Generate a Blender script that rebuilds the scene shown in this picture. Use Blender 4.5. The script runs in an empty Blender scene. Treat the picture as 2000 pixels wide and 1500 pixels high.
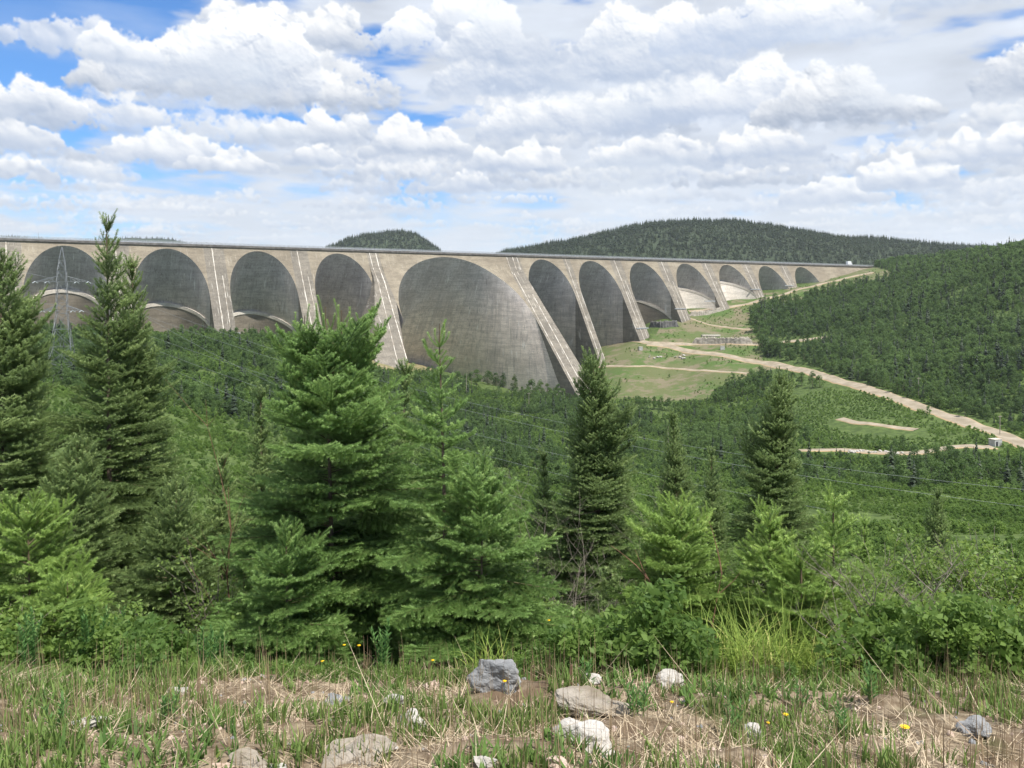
import bpy, math, random
import numpy as np
from mathutils import Vector, Matrix
from mathutils import noise as mnoise

S = bpy.context.scene
R = math.radians
F = 1600.0          # focal length in photo pixels (2000 wide)
HY = 575.0          # photo row of the horizon

# ------------------------------------------------------------ camera
cd = bpy.data.cameras.new('camera'); cam = bpy.data.objects.new('camera', cd)
S.collection.objects.link(cam); S.camera = cam
cam.location = (0, 0, 0); cam.rotation_euler = (R(90), 0, 0)
cd.sensor_width = 36; cd.lens = 36 * F / 2000
cd.shift_y = -(750 - HY) / 2000
cd.clip_start = 0.1; cd.clip_end = 40000

# ------------------------------------------------------------ world and sun
SUN_EL, SUN_AZ = R(60), math.atan2(0.68, -0.73)        # azimuth measured from +Y towards +X
sunv = Vector((math.sin(SUN_AZ) * math.cos(SUN_EL), math.cos(SUN_AZ) * math.cos(SUN_EL), math.sin(SUN_EL)))
ld = bpy.data.lights.new('sun', 'SUN'); lo = bpy.data.objects.new('sun', ld); S.collection.objects.link(lo)
ld.energy = 5.0; ld.angle = R(0.5); ld.color = (1.0, 0.955, 0.88)
lo.rotation_euler = sunv.to_track_quat('Z', 'Y').to_euler()
S.view_settings.view_transform = 'Standard'; S.view_settings.look = 'None'
S.view_settings.gamma = 1; S.view_settings.exposure = 0.3
try: S.view_settings.use_curve_mapping = False
except Exception: pass
S.cycles.max_bounces = 6; S.cycles.diffuse_bounces = 3; S.cycles.transmission_bounces = 4
S.cycles.volume_bounces = 0

class NT:
    """small helper to write node trees as expressions"""
    def __init__(s, tree): s.t = tree; s.n = tree.nodes; s.l = tree.links
    def new(s, kind, **kw):
        nd = s.n.new(kind)
        for k, v in kw.items(): setattr(nd, k, v)
        return nd
    def put(s, sock, v):
        if isinstance(v, bpy.types.NodeSocket): s.l.new(v, sock)
        elif v is not None:
            if isinstance(v, (tuple, list)) and len(v) == 3 and sock.type == 'RGBA': v = (*v, 1)
            sock.default_value = v
    def m(s, op, a, b=None, c=None, clamp=False):
        nd = s.new('ShaderNodeMath', operation=op); nd.use_clamp = clamp
        for i, v in enumerate((a, b, c)):
            if v is not None: s.put(nd.inputs[i], v)
        return nd.outputs[0]
    def vm(s, op, a, b=None, scale=None):
        nd = s.new('ShaderNodeVectorMath', operation=op)
        s.put(nd.inputs[0], a)
        if b is not None: s.put(nd.inputs[1], b)
        if scale is not None: s.put(nd.inputs['Scale'], scale)
        return nd.outputs['Value'] if op in ('LENGTH', 'DOT_PRODUCT') else nd.outputs[0]
    def xyz(s, x, y, z):
        nd = s.new('ShaderNodeCombineXYZ')
        for i, v in enumerate((x, y, z)): s.put(nd.inputs[i], v)
        return nd.outputs[0]
    def sep(s, v):
        nd = s.new('ShaderNodeSeparateXYZ'); s.put(nd.inputs[0], v); return nd.outputs
    def noise(s, v, scale, detail=4, rough=0.55, dist=0.0, typ=None):
        nd = s.new('ShaderNodeTexNoise'); s.put(nd.inputs['Vector'], v)
        nd.inputs['Scale'].default_value = scale; nd.inputs['Detail'].default_value = detail
        nd.inputs['Roughness'].default_value = rough; nd.inputs['Distortion'].default_value = dist
        return nd.outputs[0]
    def vor(s, v, scale, detail=0, rough=.5, feature='F1', out='Distance', rnd=1.0):
        nd = s.new('ShaderNodeTexVoronoi', feature=feature); s.put(nd.inputs['Vector'], v)
        nd.inputs['Scale'].default_value = scale
        if 'Detail' in nd.inputs: nd.inputs['Detail'].default_value = detail; nd.inputs['Roughness'].default_value = rough
        nd.inputs['Randomness'].default_value = rnd
        return nd.outputs[out]
    def rng(s, v, a, b, c=0.0, d=1.0, smooth=True):
        nd = s.new('ShaderNodeMapRange', interpolation_type='SMOOTHSTEP' if smooth else 'LINEAR')
        s.put(nd.inputs[0], v)
        for i, q in enumerate((a, b, c, d)): s.put(nd.inputs[i + 1], q)
        return nd.outputs[0]
    def mix(s, f, a, b, typ='MIX'):
        nd = s.new('ShaderNodeMix', data_type='RGBA', blend_type=typ)
        s.put(nd.inputs[0], f); s.put(nd.inputs[6], a); s.put(nd.inputs[7], b)
        return nd.outputs[2]
    def ramp(s, v, stops):
        nd = s.new('ShaderNodeValToRGB'); s.put(nd.inputs[0], v)
        e = nd.color_ramp.elements
        while len(e) < len(stops): e.new(0.5)
        for q, (p, c) in zip(e, stops): q.position = p; q.color = (*c, 1)
        return nd.outputs[0]

#SKY
def vnoise(X, Y, seed=0):
    """cheap value noise, vectorised"""
    xi = np.floor(X).astype(np.int64); yi = np.floor(Y).astype(np.int64); fx = X - xi; fy = Y - yi
    fx = fx * fx * (3 - 2 * fx); fy = fy * fy * (3 - 2 * fy)
    def h(a, b):
        q = (a * 374761393 + b * 668265263 + seed * 974711) & 0xffffffff
        q = ((q ^ (q >> 13)) * 1274126177) & 0xffffffff
        return ((q ^ (q >> 16)) & 0xffff) / 65535.0
    return (h(xi, yi) * (1 - fx) + h(xi + 1, yi) * fx) * (1 - fy) + (h(xi, yi + 1) * (1 - fx) + h(xi + 1, yi + 1) * fx) * fy
def fbm(X, Y, seed=0, octv=4):
    o = 0; a = .5
    for i in range(octv): o = o + a * (vnoise(X * 2 ** i, Y * 2 ** i, seed + i) - .5); a *= .5
    return o
SKY_AZ, SKY_E0, SKY_E1 = R(50), R(-1.0), R(27.0)
def cloud_picture(sc=.72):
    """cumulus field worked out from overlapping puffs: returns (rgb radiance, cover) over azimuth x elevation"""
    x0, x1 = 1000 - F * SKY_AZ, 1000 + F * SKY_AZ; ytop, ybot = HY - F * SKY_E1, HY - F * SKY_E0
    W = int((x1 - x0) * sc); H = int((ybot - ytop) * sc)
    rg = np.random.RandomState(8); rr = random.Random(21)
    gx, gy = np.meshgrid(x0 + (np.arange(W) + .5) / sc, ytop + (np.arange(H) + .5) / sc)
    img = np.zeros((H, W, 3)); cov = np.zeros((H, W))
    # thin streaky sheet behind everything
    el = np.clip(HY - gy, 5, None)
    st = fbm(gx / 210 + 3, gy / 60, 31, 6) + .5 * fbm(gx / 90, gy / 20, 37, 5)
    hole = lambda cx, cy, rx, ry: np.exp(-(((gx - cx) / rx) ** 2 + ((gy - cy) / ry) ** 2))
    st = st + .30 - .95 * hole(50, 80, 230, 160) - .45 * hole(230, 40, 160, 70) - .25 * hole(170, 205, 170, 30) - .18 * hole(740, 60, 70, 130) - .12 * hole(1130, 20, 90, 50)
    st = st + .22 * hole(1350, 150, 500, 200) - .12 * hole(1500, 450, 900, 22) - .12 * hole(500, 455, 400, 18)
    a = np.clip((st - .02) / .34, 0, 1); a = a * a * (3 - 2 * a) * .96
    tone = .80 + .35 * fbm(gx / 120 + 9, gy / 34 + 4, 41, 5)
    base = np.stack([tone * .86, tone * .92, tone * 1.02], -1)
    img = base * a[..., None]; cov = a.copy()
    wx = fbm(gx / 46, gy / 40, 51, 5); wy = fbm(gx / 46 + 50, gy / 40, 52, 5)
    w2x = fbm(gx / 11, gy / 11, 53, 4); w2y = fbm(gx / 11 + 9, gy / 11, 54, 4)
    det = fbm(gx / 26, gy / 22, 61, 6); det2 = fbm(gx / 7, gy / 7, 71, 4)
    gtone = fbm(gx / 160, gy / 60, 81, 4)
    L = np.array([.42, .80, .42]); L = L / np.linalg.norm(L)
    def cloud(cx, yb, wd, ht, dens=1.0, bright=1.0, dark=.55, npf=None, soft=1.0, lean=0.0):
        pad = ht * .35 + 10
        ax0, ax1 = cx - wd / 2 - pad, cx + wd / 2 + pad; ay0, ay1 = yb - ht * 1.25 - 10, yb + ht * .25 + 8
        i0, i1 = int((ax0 - x0) * sc), int((ax1 - x0) * sc); j0, j1 = int((ay0 - ytop) * sc), int((ay1 - ytop) * sc)
        i0, j0 = max(i0, 0), max(j0, 0); i1, j1 = min(i1, W), min(j1, H)
        if i1 - i0 < 4 or j1 - j0 < 4: return
        sl = (slice(j0, j1), slice(i0, i1)); amp = min(ht * .40, 34)
        X = gx[sl] + wx[sl] * amp * 1.3 + w2x[sl] * min(9, ht * .16) * 1.4; Y = gy[sl] + wy[sl] * amp * 1.0 + w2y[sl] * min(9, ht * .16) * 1.4
        Hf = np.full(X.shape, -1e3)
        n = npf or int(22 + wd * .18)
        lob = [(rr.uniform(-.42, .42), rr.uniform(.45, 1.0), rr.uniform(.10, .3)) for _ in range(max(2, int(wd / ht * 2.2)))]
        for k in range(n):
            u = rr.uniform(-.5, .5)
            env = max(0.12, max(h_ * math.exp(-((u - c_) / s_) ** 2) for c_, h_, s_ in lob)) * math.sqrt(max(0, 1 - (2 * u) ** 2) + .02)
            v = rr.random() ** .75 * env
            r = ht * rr.uniform(.09, .25) * (1.15 - .6 * v) * (1.1 - abs(u)); r = max(r, 3)
            qx = cx + u * wd + lean * v * ht; qy = yb - v * ht * .86
            qy = min(qy, yb - r * .45)
            zz = (rr.uniform(-.15, .28) - .18 * v) * ht
            bx0 = int((qx - r * 1.25 - amp - x0) * sc) - i0; bx1 = int((qx + r * 1.25 + amp - x0) * sc) - i0
            by0 = int((qy - r * 1.25 - amp - ytop) * sc) - j0; by1 = int((qy + r * 1.25 + amp - ytop) * sc) - j0
            bx0, by0 = max(bx0, 0), max(by0, 0)
            if bx1 <= bx0 or by1 <= by0: continue
            s2 = (slice(by0, by1), slice(bx0, bx1)); xx, yy = X[s2], Y[s2]
            if xx.size == 0: continue
            dd = r * r - (xx - qx) ** 2 - ((yy - qy) * 1.12) ** 2
            hh = np.where(dd > 0, np.sqrt(np.maximum(dd, 0)) + zz, -1e3 )
            Hf[s2] = np.maximum(Hf[s2], hh)
        m = (Hf > -900).astype(float)
        Hs = np.where(m > 0, Hf, 0)
        def blur(q, k):
            for ax in (0, 1):
                for _ in range(2):
                    c = np.cumsum(np.concatenate([np.repeat(np.take(q, [0], ax), k + 1, ax), q, np.repeat(np.take(q, [-1], ax), k, ax)], ax), ax)
                    nn = q.shape[ax]
                    q = (np.take(c, range(2 * k + 1, 2 * k + 1 + nn), ax) - np.take(c, range(0, nn), ax)) / (2 * k + 1)
            return q
        k1 = 1; kb = max(3, int(ht * .085 * sc))
        mb = blur(m, max(1, int(ht * .030 * sc * soft)))
        Hb = blur(Hs * m, k1) / np.maximum(blur(m, k1), .05)
        Hw = blur(Hs * m, kb) / np.maximum(blur(m, kb), .05)
        Hd = .22 * Hb + .78 * Hw + det[sl] * ht * .11 + det2[sl] * min(ht * .02, 1.0)
        dy, dx = np.gradient(Hd, 1 / sc)
        nx, ny, nz = -dx, dy, np.ones_like(dx) * 1.5
        nl = np.sqrt(nx ** 2 + ny ** 2 + nz ** 2)
        lam = (nx * L[0] + ny * L[1] + nz * L[2]) / nl
        t = np.clip((yb - gy[sl]) / ht, 0, 1)
        mw = blur(m, max(2, int(ht * .10 * sc)))           # 1 deep inside, less towards the rim
        s = .45 + .60 * lam + .55 * (t - .35) + .22 * (1 - mw) + gtone[sl] * .5
        tt = np.clip((t + det[sl] * .30 + gtone[sl] * .4) / .50, 0, 1); s = s * (.42 + .58 * tt)
        s = np.clip(s, 0, 1.12)
        dk = np.array([.45, .535, .69]) * (dark / .55); bt = np.array([1.01, 1.015, 1.02]) * bright
        c = dk + (bt - dk) * np.clip(s, 0, 1)[..., None] ** 1.25
        al = np.clip((mb * (1 + .45 * (mw > .97)) + (det[sl] * .9 + det2[sl] * .7) * soft - .22) / .62, 0, 1) * dens
        al = al * al * (3 - 2 * al) * np.clip(mb * 6, 0, 1) * dens if dens >= 1 else al * np.clip(mb * 6, 0, 1)
        # melt away under the base
        bb = np.clip((yb + ht * .10 + det[sl] * ht * .3 - gy[sl]) / (ht * .16), 0, 1); al = al * bb
        img[sl] = img[sl] * (1 - al[..., None]) + c * al[..., None]; cov[sl] = cov[sl] * (1 - al) + al
    blue_holes = [(-80, 60, 340, 165), (230, 20, 130, 60), (160, 210, 190, 30), (742, 40, 34, 90)]
    def ok(px, py):
        return not any(((px - a) / c) ** 2 + ((py - b) / d) ** 2 < 1 for a, b, c, d in blue_holes)
    rows = [(492, 9, 60, .45, 90), (478, 13, 80, .5, 90), (462, 18, 100, .6, 80), (444, 24, 120, .65, 70), (420, 34, 170, .7, 44), (388, 50, 220, .75, 30), (345, 60, 260, .85, 22), (300, 74, 280, .9, 16), (250, 90, 330, 1., 13)]
    for y, h, wd, dn, n in rows:
        for _ in range(n):
            cx = rr.uniform(x0, x1); yy = y + rr.uniform(-.9, .6) * h
            if not ok(cx, yy - h / 2): continue
            if 250 < cx < 640 and 415 < y < 430 and rr.random() < .5: continue
            cloud(cx, yy, wd * rr.uniform(.5, 1.5), h * rr.uniform(.6, 1.25), dens=rr.uniform(.6, 1) * dn, bright=rr.uniform(.90, 1.0), dark=rr.uniform(.46, .60), soft=2.0)
    for cx, yb, wd, ht, br, dk in [
        (370, 345, 230, 80, 1.0, .56), (470, 350, 190, 60, .98, .54), (890, 375, 140, 55, .98, .56), (620, 330, 150, 60, .98, .55), (90, 330, 210, 70, .98, .56), (60, 385, 260, 60, .97, .52),
        (1010, 335, 200, 80, .98, .55), (1260, 330, 230, 90, .98, .54), (1480, 320, 200, 80, .98, .55), (1700, 390, 200, 70, .98, .55), (1850, 350, 220, 80, 1., .55), (1600, 410, 180, 60, .98, .55),
        (640, 290, 220, 95, 1.0, .52), (820, 310, 190, 90, .98, .53), (1120, 270, 330, 130, 1.0, .55), (110, 288, 260, 100, 1.03, .53), (1420, 250, 420, 150, 1.0, .56),
        (1000, 190, 300, 170, .99, .57), (1230, 170, 330, 190, 1.0, .56), (1480, 130, 400, 150, 1.0, .60), (1900, 90, 380, 110, .98, .58), (900, 100, 180, 150, 1.03, .55), (980, 130, 220, 150, 1.02, .55), (795, 112, 105, 105, 1.04, .60),
        (1620, 268, 290, 150, 1.02, .44), (1940, 242, 230, 160, .99, .48), (650, 215, 220, 210, .97, .50), (470, 222, 520, 120, .98, .46), (560, 120, 320, 120, .97, .50), (460, 200, 340, 185, 1.05, .52), (290, 175, 130, 80, 1.04, .55), (2200, 200, 500, 200, 1, .5), (-300, 260, 300, 150, 1, .5)]:
        cloud(cx, yb, wd, ht, bright=br, dark=dk, npf=int(50 + wd * .5), soft=1.45)
    # milky air low over the horizon and thin cloud drifting in front of the lumps
    mist = np.clip((gy - 330) / 150, 0, 1) * .42 + np.clip(fbm(gx / 240, gy / 55, 91, 5) * 1.9 - .05, 0, .40)
    mist *= 1 - .95 * np.clip(hole(60, 60, 260, 150) + hole(170, 205, 150, 28) * .8, 0, 1)
    mc = np.array([.75, .815, .90]) * (1 + .25 * fbm(gx / 200, gy / 45, 97, 4))[..., None]
    img = img * (1 - mist[..., None]) + mc * mist[..., None]; cov = cov * (1 - mist) + mist
    # bluer bands between the lowest rows
    return img, cov

w = bpy.data.worlds.new('World'); S.world = w; w.use_nodes = True
def build_sky():
    t = w.node_tree; t.nodes.clear(); N = NT(t)
    sky = N.new('ShaderNodeTexSky', sky_type='NISHITA'); sky.sun_disc = False
    sky.sun_elevation = SUN_EL; sky.sun_rotation = SUN_AZ
    sky.air_density = 1.0; sky.dust_density = 0.4; sky.ozone_density = 1.5
    img, cov = cloud_picture()
    H, W = cov.shape
    px = np.ones((H, W, 4), np.float32); px[..., :3] = img; px[..., 3] = cov
    im = bpy.data.images.new('cloud_field', W, H, alpha=True, float_buffer=True)
    im.colorspace_settings.name = 'Non-Color'; im.alpha_mode = 'CHANNEL_PACKED'
    im.pixels.foreach_set(np.ascontiguousarray(px[::-1]).ravel()); im.update(); im.pack()
    d = N.new('ShaderNodeTexCoord').outputs['Generated']
    x, y, z = N.sep(d)
    el = N.m('ARCSINE', z); az = N.m('ARCTAN2', x, y)
    u = N.m('ADD', N.m('DIVIDE', az, 2 * SKY_AZ), .5); v = N.m('DIVIDE', N.m('SUBTRACT', el, SKY_E0), SKY_E1 - SKY_E0)
    tx = N.new('ShaderNodeTexImage', extension='MIRROR', interpolation='Cubic'); tx.image = im
    N.put(tx.inputs[0], N.xyz(u, v, 0.0))
    k = 1.0
    air = N.vm('SCALE', N.vm('MULTIPLY', sky.outputs[0], (.38, .72, 1.10)), scale=0.13)
    mul = N.vm('SCALE', air, scale=N.m('SUBTRACT', 1.0, tx.outputs['Alpha']))
    col = N.vm('ADD', mul, N.vm('SCALE', tx.outputs['Color'], scale=0.88))
    bg = N.new('ShaderNodeBackground'); N.put(bg.inputs[0], col); bg.inputs[1].default_value = 1.0
    out = N.new('ShaderNodeOutputWorld'); t.links.new(bg.outputs[0], out.inputs[0])
build_sky()
#ENDSKY

# ------------------------------------------------------------ helpers
COL = S.collection
def tag(o, label=None, cat=None, group=None, kind=None):
    if label: o['label'] = label
    if cat: o['category'] = cat
    if group: o['group'] = group
    if kind: o['kind'] = kind
    return o
def empty(name, loc=(0, 0, 0), rz=0.0):
    o = bpy.data.objects.new(name, None); COL.objects.link(o); o.location = loc; o.rotation_euler = (0, 0, rz)
    o.empty_display_size = 0.2
    return o
def make_mesh(name, V, Fc, mats=(), midx=None, smooth=False, attrs=None):
    """V (n,3); Fc a list of faces, or an (m,k) int array"""
    me = bpy.data.meshes.new(name)
    V = np.asarray(V, dtype=np.float32)
    if isinstance(Fc, np.ndarray):
        m, k = Fc.shape
        me.vertices.add(len(V)); me.vertices.foreach_set('co', V.ravel())
        me.loops.add(m * k); me.polygons.add(m)
        me.loops.foreach_set('vertex_index', Fc.astype(np.int32).ravel())
        me.polygons.foreach_set('loop_start', np.arange(0, m * k, k, dtype=np.int32))
        me.update(calc_edges=True)
    else:
        me.from_pydata(V.tolist(), [], [list(f) for f in Fc]); me.update()
    for mt in mats: me.materials.append(mt)
    if midx is not None: me.polygons.foreach_set('material_index', np.asarray(midx, dtype=np.int32))
    if smooth: me.polygons.foreach_set('use_smooth', np.ones(len(me.polygons), dtype=bool))
    if attrs:
        for an, (dom, arr) in attrs.items():
            at = me.attributes.new(an, 'FLOAT', dom); at.data.foreach_set('value', np.asarray(arr, dtype=np.float32))
    return me
def mobj(name, V, Fc, mats=(), parent=None, col=None, **kw):
    if not isinstance(mats, (tuple, list)): mats = (mats,)
    o = bpy.data.objects.new(name, make_mesh(name, V, Fc, mats, **kw)); (col or COL).objects.link(o)
    if parent: o.parent = parent
    return o
class MB:
    """collects boxes, tubes and sheets into one mesh"""
    def __init__(s): s.v = []; s.f = []
    def add(s, V, Fc):
        n = len(s.v); s.v += [tuple(p) for p in V]; s.f += [tuple(i + n for i in f) for f in Fc]
    def box(s, c, size, rz=0.0, M=None):
        hx, hy, hz = [q / 2 for q in size]; cs, sn = math.cos(rz), math.sin(rz); vs = []
        for a, b, e in ((-1,-1,-1),(1,-1,-1),(1,1,-1),(-1,1,-1),(-1,-1,1),(1,-1,1),(1,1,1),(-1,1,1)):
            x, y, z = a * hx, b * hy, e * hz
            vs.append((c[0] + x * cs - y * sn, c[1] + x * sn + y * cs, c[2] + z))
        s.add(vs, [(0,3,2,1),(4,5,6,7),(0,1,5,4),(1,2,6,5),(2,3,7,6),(3,0,4,7)])
    def tube(s, pts, rad, k=5, cap=True):
        pts = [Vector(p) for p in pts]
        if not isinstance(rad, (list, tuple)): rad = [rad] * len(pts)
        up = Vector((0, 0, 1)); vs = []; fs = []
        for i, p in enumerate(pts):
            d = (pts[min(i + 1, len(pts) - 1)] - pts[max(i - 1, 0)]).normalized()
            a = d.cross(up); a = a.normalized() if a.length > 1e-3 else Vector((1, 0, 0))
            b = d.cross(a).normalized()
            for j in range(k):
                t = 2 * math.pi * j / k; vs.append(p + (a * math.cos(t) + b * math.sin(t)) * rad[i])
        for i in range(len(pts) - 1):
            for j in range(k):
                fs.append((i * k + j, i * k + (j + 1) % k, (i + 1) * k + (j + 1) % k, (i + 1) * k + j))
        if cap: fs += [tuple(range(k))[::-1], tuple((len(pts) - 1) * k + j for j in range(k))]
        s.add(vs, fs)
    def build(s, name, mat, parent=None, smooth=False):
        return mobj(name, np.array(s.v), s.f, mat, parent, smooth=smooth)

# ------------------------------------------------------------ materials
def material(name, fn, rough=0.9):
    m = bpy.data.materials.new(name); m.use_nodes = True; t = m.node_tree; t.nodes.clear(); N = NT(t)
    out = N.new('ShaderNodeOutputMaterial'); sh = fn(N)
    t.links.new(sh, out.inputs[0]); return m
def princ(N, col, rough=0.9, normal=None, spec=0.3, metal=0.0):
    b = N.new('ShaderNodeBsdfPrincipled'); N.put(b.inputs['Base Color'], col); N.put(b.inputs['Roughness'], rough)
    b.inputs['Specular IOR Level'].default_value = spec; b.inputs['Metallic'].default_value = metal
    if normal is not None: N.put(b.inputs['Normal'], normal)
    return b.outputs[0]
def bump(N, h, strength=0.5, dist=0.1):
    b = N.new('ShaderNodeBump'); N.put(b.inputs['Height'], h); b.inputs['Strength'].default_value = strength
    b.inputs['Distance'].default_value = dist; return b.outputs[0]
def leafy(N, col, trans=0.35, tcol=None, rough=0.55, spec=0.25):
    p = princ(N, col, rough, spec=spec)
    tr = N.new('ShaderNodeBsdfTranslucent'); N.put(tr.inputs[0], tcol if tcol is not None else col)
    mx = N.new('ShaderNodeMixShader'); mx.inputs[0].default_value = trans
    N.l.new(p, mx.inputs[1]); N.l.new(tr.outputs[0], mx.inputs[2]); return mx.outputs[0]
def attr(N, name): 
    a = N.new('ShaderNodeAttribute'); a.attribute_name = name; return a.outputs['Fac']
def pos(N): return N.new('ShaderNodeNewGeometry').outputs['Position']
def plain(name, col, rough=0.8, var=0.15, sc=3.0, spec=0.3, metal=0.0):
    def fn(N):
        n = N.noise(pos(N), sc, 4)
        c = N.mix(N.rng(n, .3, .7), tuple(q * (1 - var) for q in col), tuple(min(1, q * (1 + var)) for q in col))
        return princ(N, c, rough, spec=spec, metal=metal)
    return material(name, fn)
def foliage(name, dark, light, trans=.35, patch=0.02, inst=True, rough=.55):
    def fn(N):
        t = attr(N, 'tint')
        if inst:
            r = N.new('ShaderNodeObjectInfo').outputs['Random']
            t = N.m('ADD', N.m('MULTIPLY', t, .35), N.m('MULTIPLY', r, .62))
            t = N.m('ADD', t, N.m('MULTIPLY', N.m('SUBTRACT', N.noise(pos(N), patch, 4), .5), 1.6))
        c = N.mix(N.m('MINIMUM', N.m('MAXIMUM', t, 0.0), 1.0), dark, light)
        return leafy(N, c, trans, N.mix(.5, c, tuple(q * 1.6 for q in light)), rough)
    return material(name, fn)

# dam coordinates: s along the crest, d downstream, z up
U = Vector((.8325, .5542, 0)); NN = Vector((.5542, -.8325, 0)); P0 = Vector((-386.3, 628.0, 0)); ZT = 41.3
def D(s, d, z): return (P0.x + U.x * s + NN.x * d, P0.y + U.y * s + NN.y * d, z)
def sd_of(N):
    v = N.vm('SUBTRACT', pos(N), tuple(P0)); x, y, z = N.sep(v)
    return N.m('ADD', N.m('MULTIPLY', x, U.x), N.m('MULTIPLY', y, U.y)), N.m('ADD', N.m('MULTIPLY', x, NN.x), N.m('MULTIPLY', y, NN.y)), z
def concrete(name, ca, cb, streak=(.6,.57,.52), dirt=(.12,.11,.10), ds=.35, ss=.2, lift=3.0, lowbrown=False):
    def fn(N):
        s, d, z = sd_of(N)
        big = N.noise(N.xyz(s, N.m('MULTIPLY', z, 1.0), d), .035, 5, .6)
        c = N.mix(N.rng(big, .35, .68), ca, cb)
        blk = N.noise(N.xyz(N.m('MULTIPLY', s, .07), N.m('MULTIPLY', z, .28), N.m('MULTIPLY', d, .05)), 1.0, 3, .7)
        c = N.mix(N.m('MULTIPLY', N.rng(blk, .42, .62), .45), c, tuple(q * .62 for q in ca))
        if lowbrown:   # darker upper zone with a ragged lower limit, paler tan concrete further down, vertical stain columns
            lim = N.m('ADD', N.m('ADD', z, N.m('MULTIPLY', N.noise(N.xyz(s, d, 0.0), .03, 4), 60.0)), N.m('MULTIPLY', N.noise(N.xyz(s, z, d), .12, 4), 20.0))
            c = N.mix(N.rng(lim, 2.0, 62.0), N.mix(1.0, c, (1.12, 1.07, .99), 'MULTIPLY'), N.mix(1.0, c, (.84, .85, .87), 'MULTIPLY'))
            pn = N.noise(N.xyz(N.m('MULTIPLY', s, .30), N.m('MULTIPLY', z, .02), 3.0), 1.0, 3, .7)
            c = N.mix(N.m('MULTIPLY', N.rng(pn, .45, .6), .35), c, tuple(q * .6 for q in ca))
        lines = N.m('FRACT', N.m('DIVIDE', N.m('ADD', z, N.m('MULTIPLY', N.noise(N.xyz(s, 0.0, 0.0), .06, 2), 1.0)), lift))
        ln = N.m('MULTIPLY', N.rng(N.m('ABSOLUTE', N.m('SUBTRACT', lines, .5)), .42, .5), N.rng(N.noise(N.xyz(s, d, z), .12, 3), .35, .6))
        c = N.mix(N.m('MULTIPLY', ln, .50), c, dirt)
        vs = N.noise(N.xyz(N.m('MULTIPLY', s, .9), N.m('MULTIPLY', d, .6), N.m('MULTIPLY', z, .035)), 1.0, 5, .65)
        c = N.mix(N.m('MULTIPLY', N.rng(vs, .52, .74), ds), c, dirt)
        vs2 = N.noise(N.xyz(N.m('MULTIPLY', s, .8), N.m('ADD', N.m('MULTIPLY', d, .1), 40.0), N.m('MULTIPLY', z, .045)), 1.0, 4, .6)
        c = N.mix(N.m('MULTIPLY', N.rng(vs2, .60, .70), ss), c, streak)
        fine = N.noise(N.xyz(s, d, z), .8, 4, .7)
        c = N.mix(.5, c, N.mix(N.rng(fine, .3, .7), N.mix(1.0, c, (.75, .75, .75), 'MULTIPLY'), N.mix(1.0, c, (1.22, 1.22, 1.22), 'MULTIPLY')))
        return princ(N, c, .93, bump(N, N.m('ADD', fine, N.m('MULTIPLY', ln, -.5)), .4, .3), .15)
    return material(name, fn)
M = {}
M['face'] = concrete('weathered_tan_concrete', (.24,.205,.155), (.32,.278,.21), (.50,.47,.41), (.20,.175,.14), .30, .35)
M['butt'] = concrete('streaked_buttress_concrete', (.20,.18,.15), (.28,.25,.205), (.52,.49,.43), (.10,.09,.075), .75, .75)
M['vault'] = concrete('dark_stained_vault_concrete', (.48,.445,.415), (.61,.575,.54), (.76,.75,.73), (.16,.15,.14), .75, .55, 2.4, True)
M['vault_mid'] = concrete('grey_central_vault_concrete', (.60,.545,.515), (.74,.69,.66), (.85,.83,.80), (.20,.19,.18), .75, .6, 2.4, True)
M['infill'] = concrete('brown_infill_concrete', (.19,.165,.13), (.26,.225,.18), (.36,.33,.28), (.12,.10,.08), .25, .1, 6.0)
M['pale'] = concrete('pale_or_sunlit_concrete', (.55,.50,.43), (.66,.61,.54), (.75,.72,.68), (.4,.35,.3), .3, .2)  # pale concrete; on arch rims and infill walls it paints in sunlight
def lime(N):
    s, d, z = sd_of(N); v = N.xyz(s, d, N.m('MULTIPLY', z, .35))
    c = N.mix(N.rng(N.noise(v, .22, 5, .7), .40, .58), (.36,.31,.25), (.66,.62,.55)); c = N.mix(N.m('MULTIPLY', N.rng(N.noise(v, 1.4, 4, .8), .5, .7), .6), c, (.27,.235,.19))
    return princ(N, c, .95)
M['white'] = material('flaking_white_lime_strip', lime)
M['deckside'] = plain('dark_stained_deck_edge', (.15,.14,.13), .9, .3, .3)
M['rail'] = plain('galvanised_guard_rail', (.42,.44,.46), .6, .2, 1.0, .4, .3)
M['asphalt'] = plain('asphalt', (.09,.09,.09), .95)
M['steel'] = plain('galvanised_lattice_steel', (.22,.235,.245), .55, .1, 1.0, .4, .4)
M['wood'] = plain('weathered_pole_wood', (.34,.30,.25), .9)
M['wire'] = plain('aluminium_conductor', (.26,.28,.30), .6, .05, 1., .3, .2)
M['glassins'] = plain('glass_insulator', (.55,.60,.62), .3)
def road_m(N):
    n = N.noise(pos(N), .12, 6, .65); f = N.noise(pos(N), 1.5, 4, .7)
    e = N.m('ADD', attr(N, 'edge'), N.m('MULTIPLY', N.m('SUBTRACT', n, .5), .5))
    c = N.mix(N.rng(n, .35, .65), (.26,.22,.16), (.38,.325,.25))
    c = N.mix(N.m('MULTIPLY', N.rng(f, .5, .75), .4), c, (.30,.24,.17))
    c = N.mix(N.rng(e, .55, .95), c, (.42,.29,.155))
    return princ(N, c, .95, bump(N, f, .3, .1), .1)
M['road'] = material('sandy_gravel_road', road_m)

exec_later = []
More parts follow.
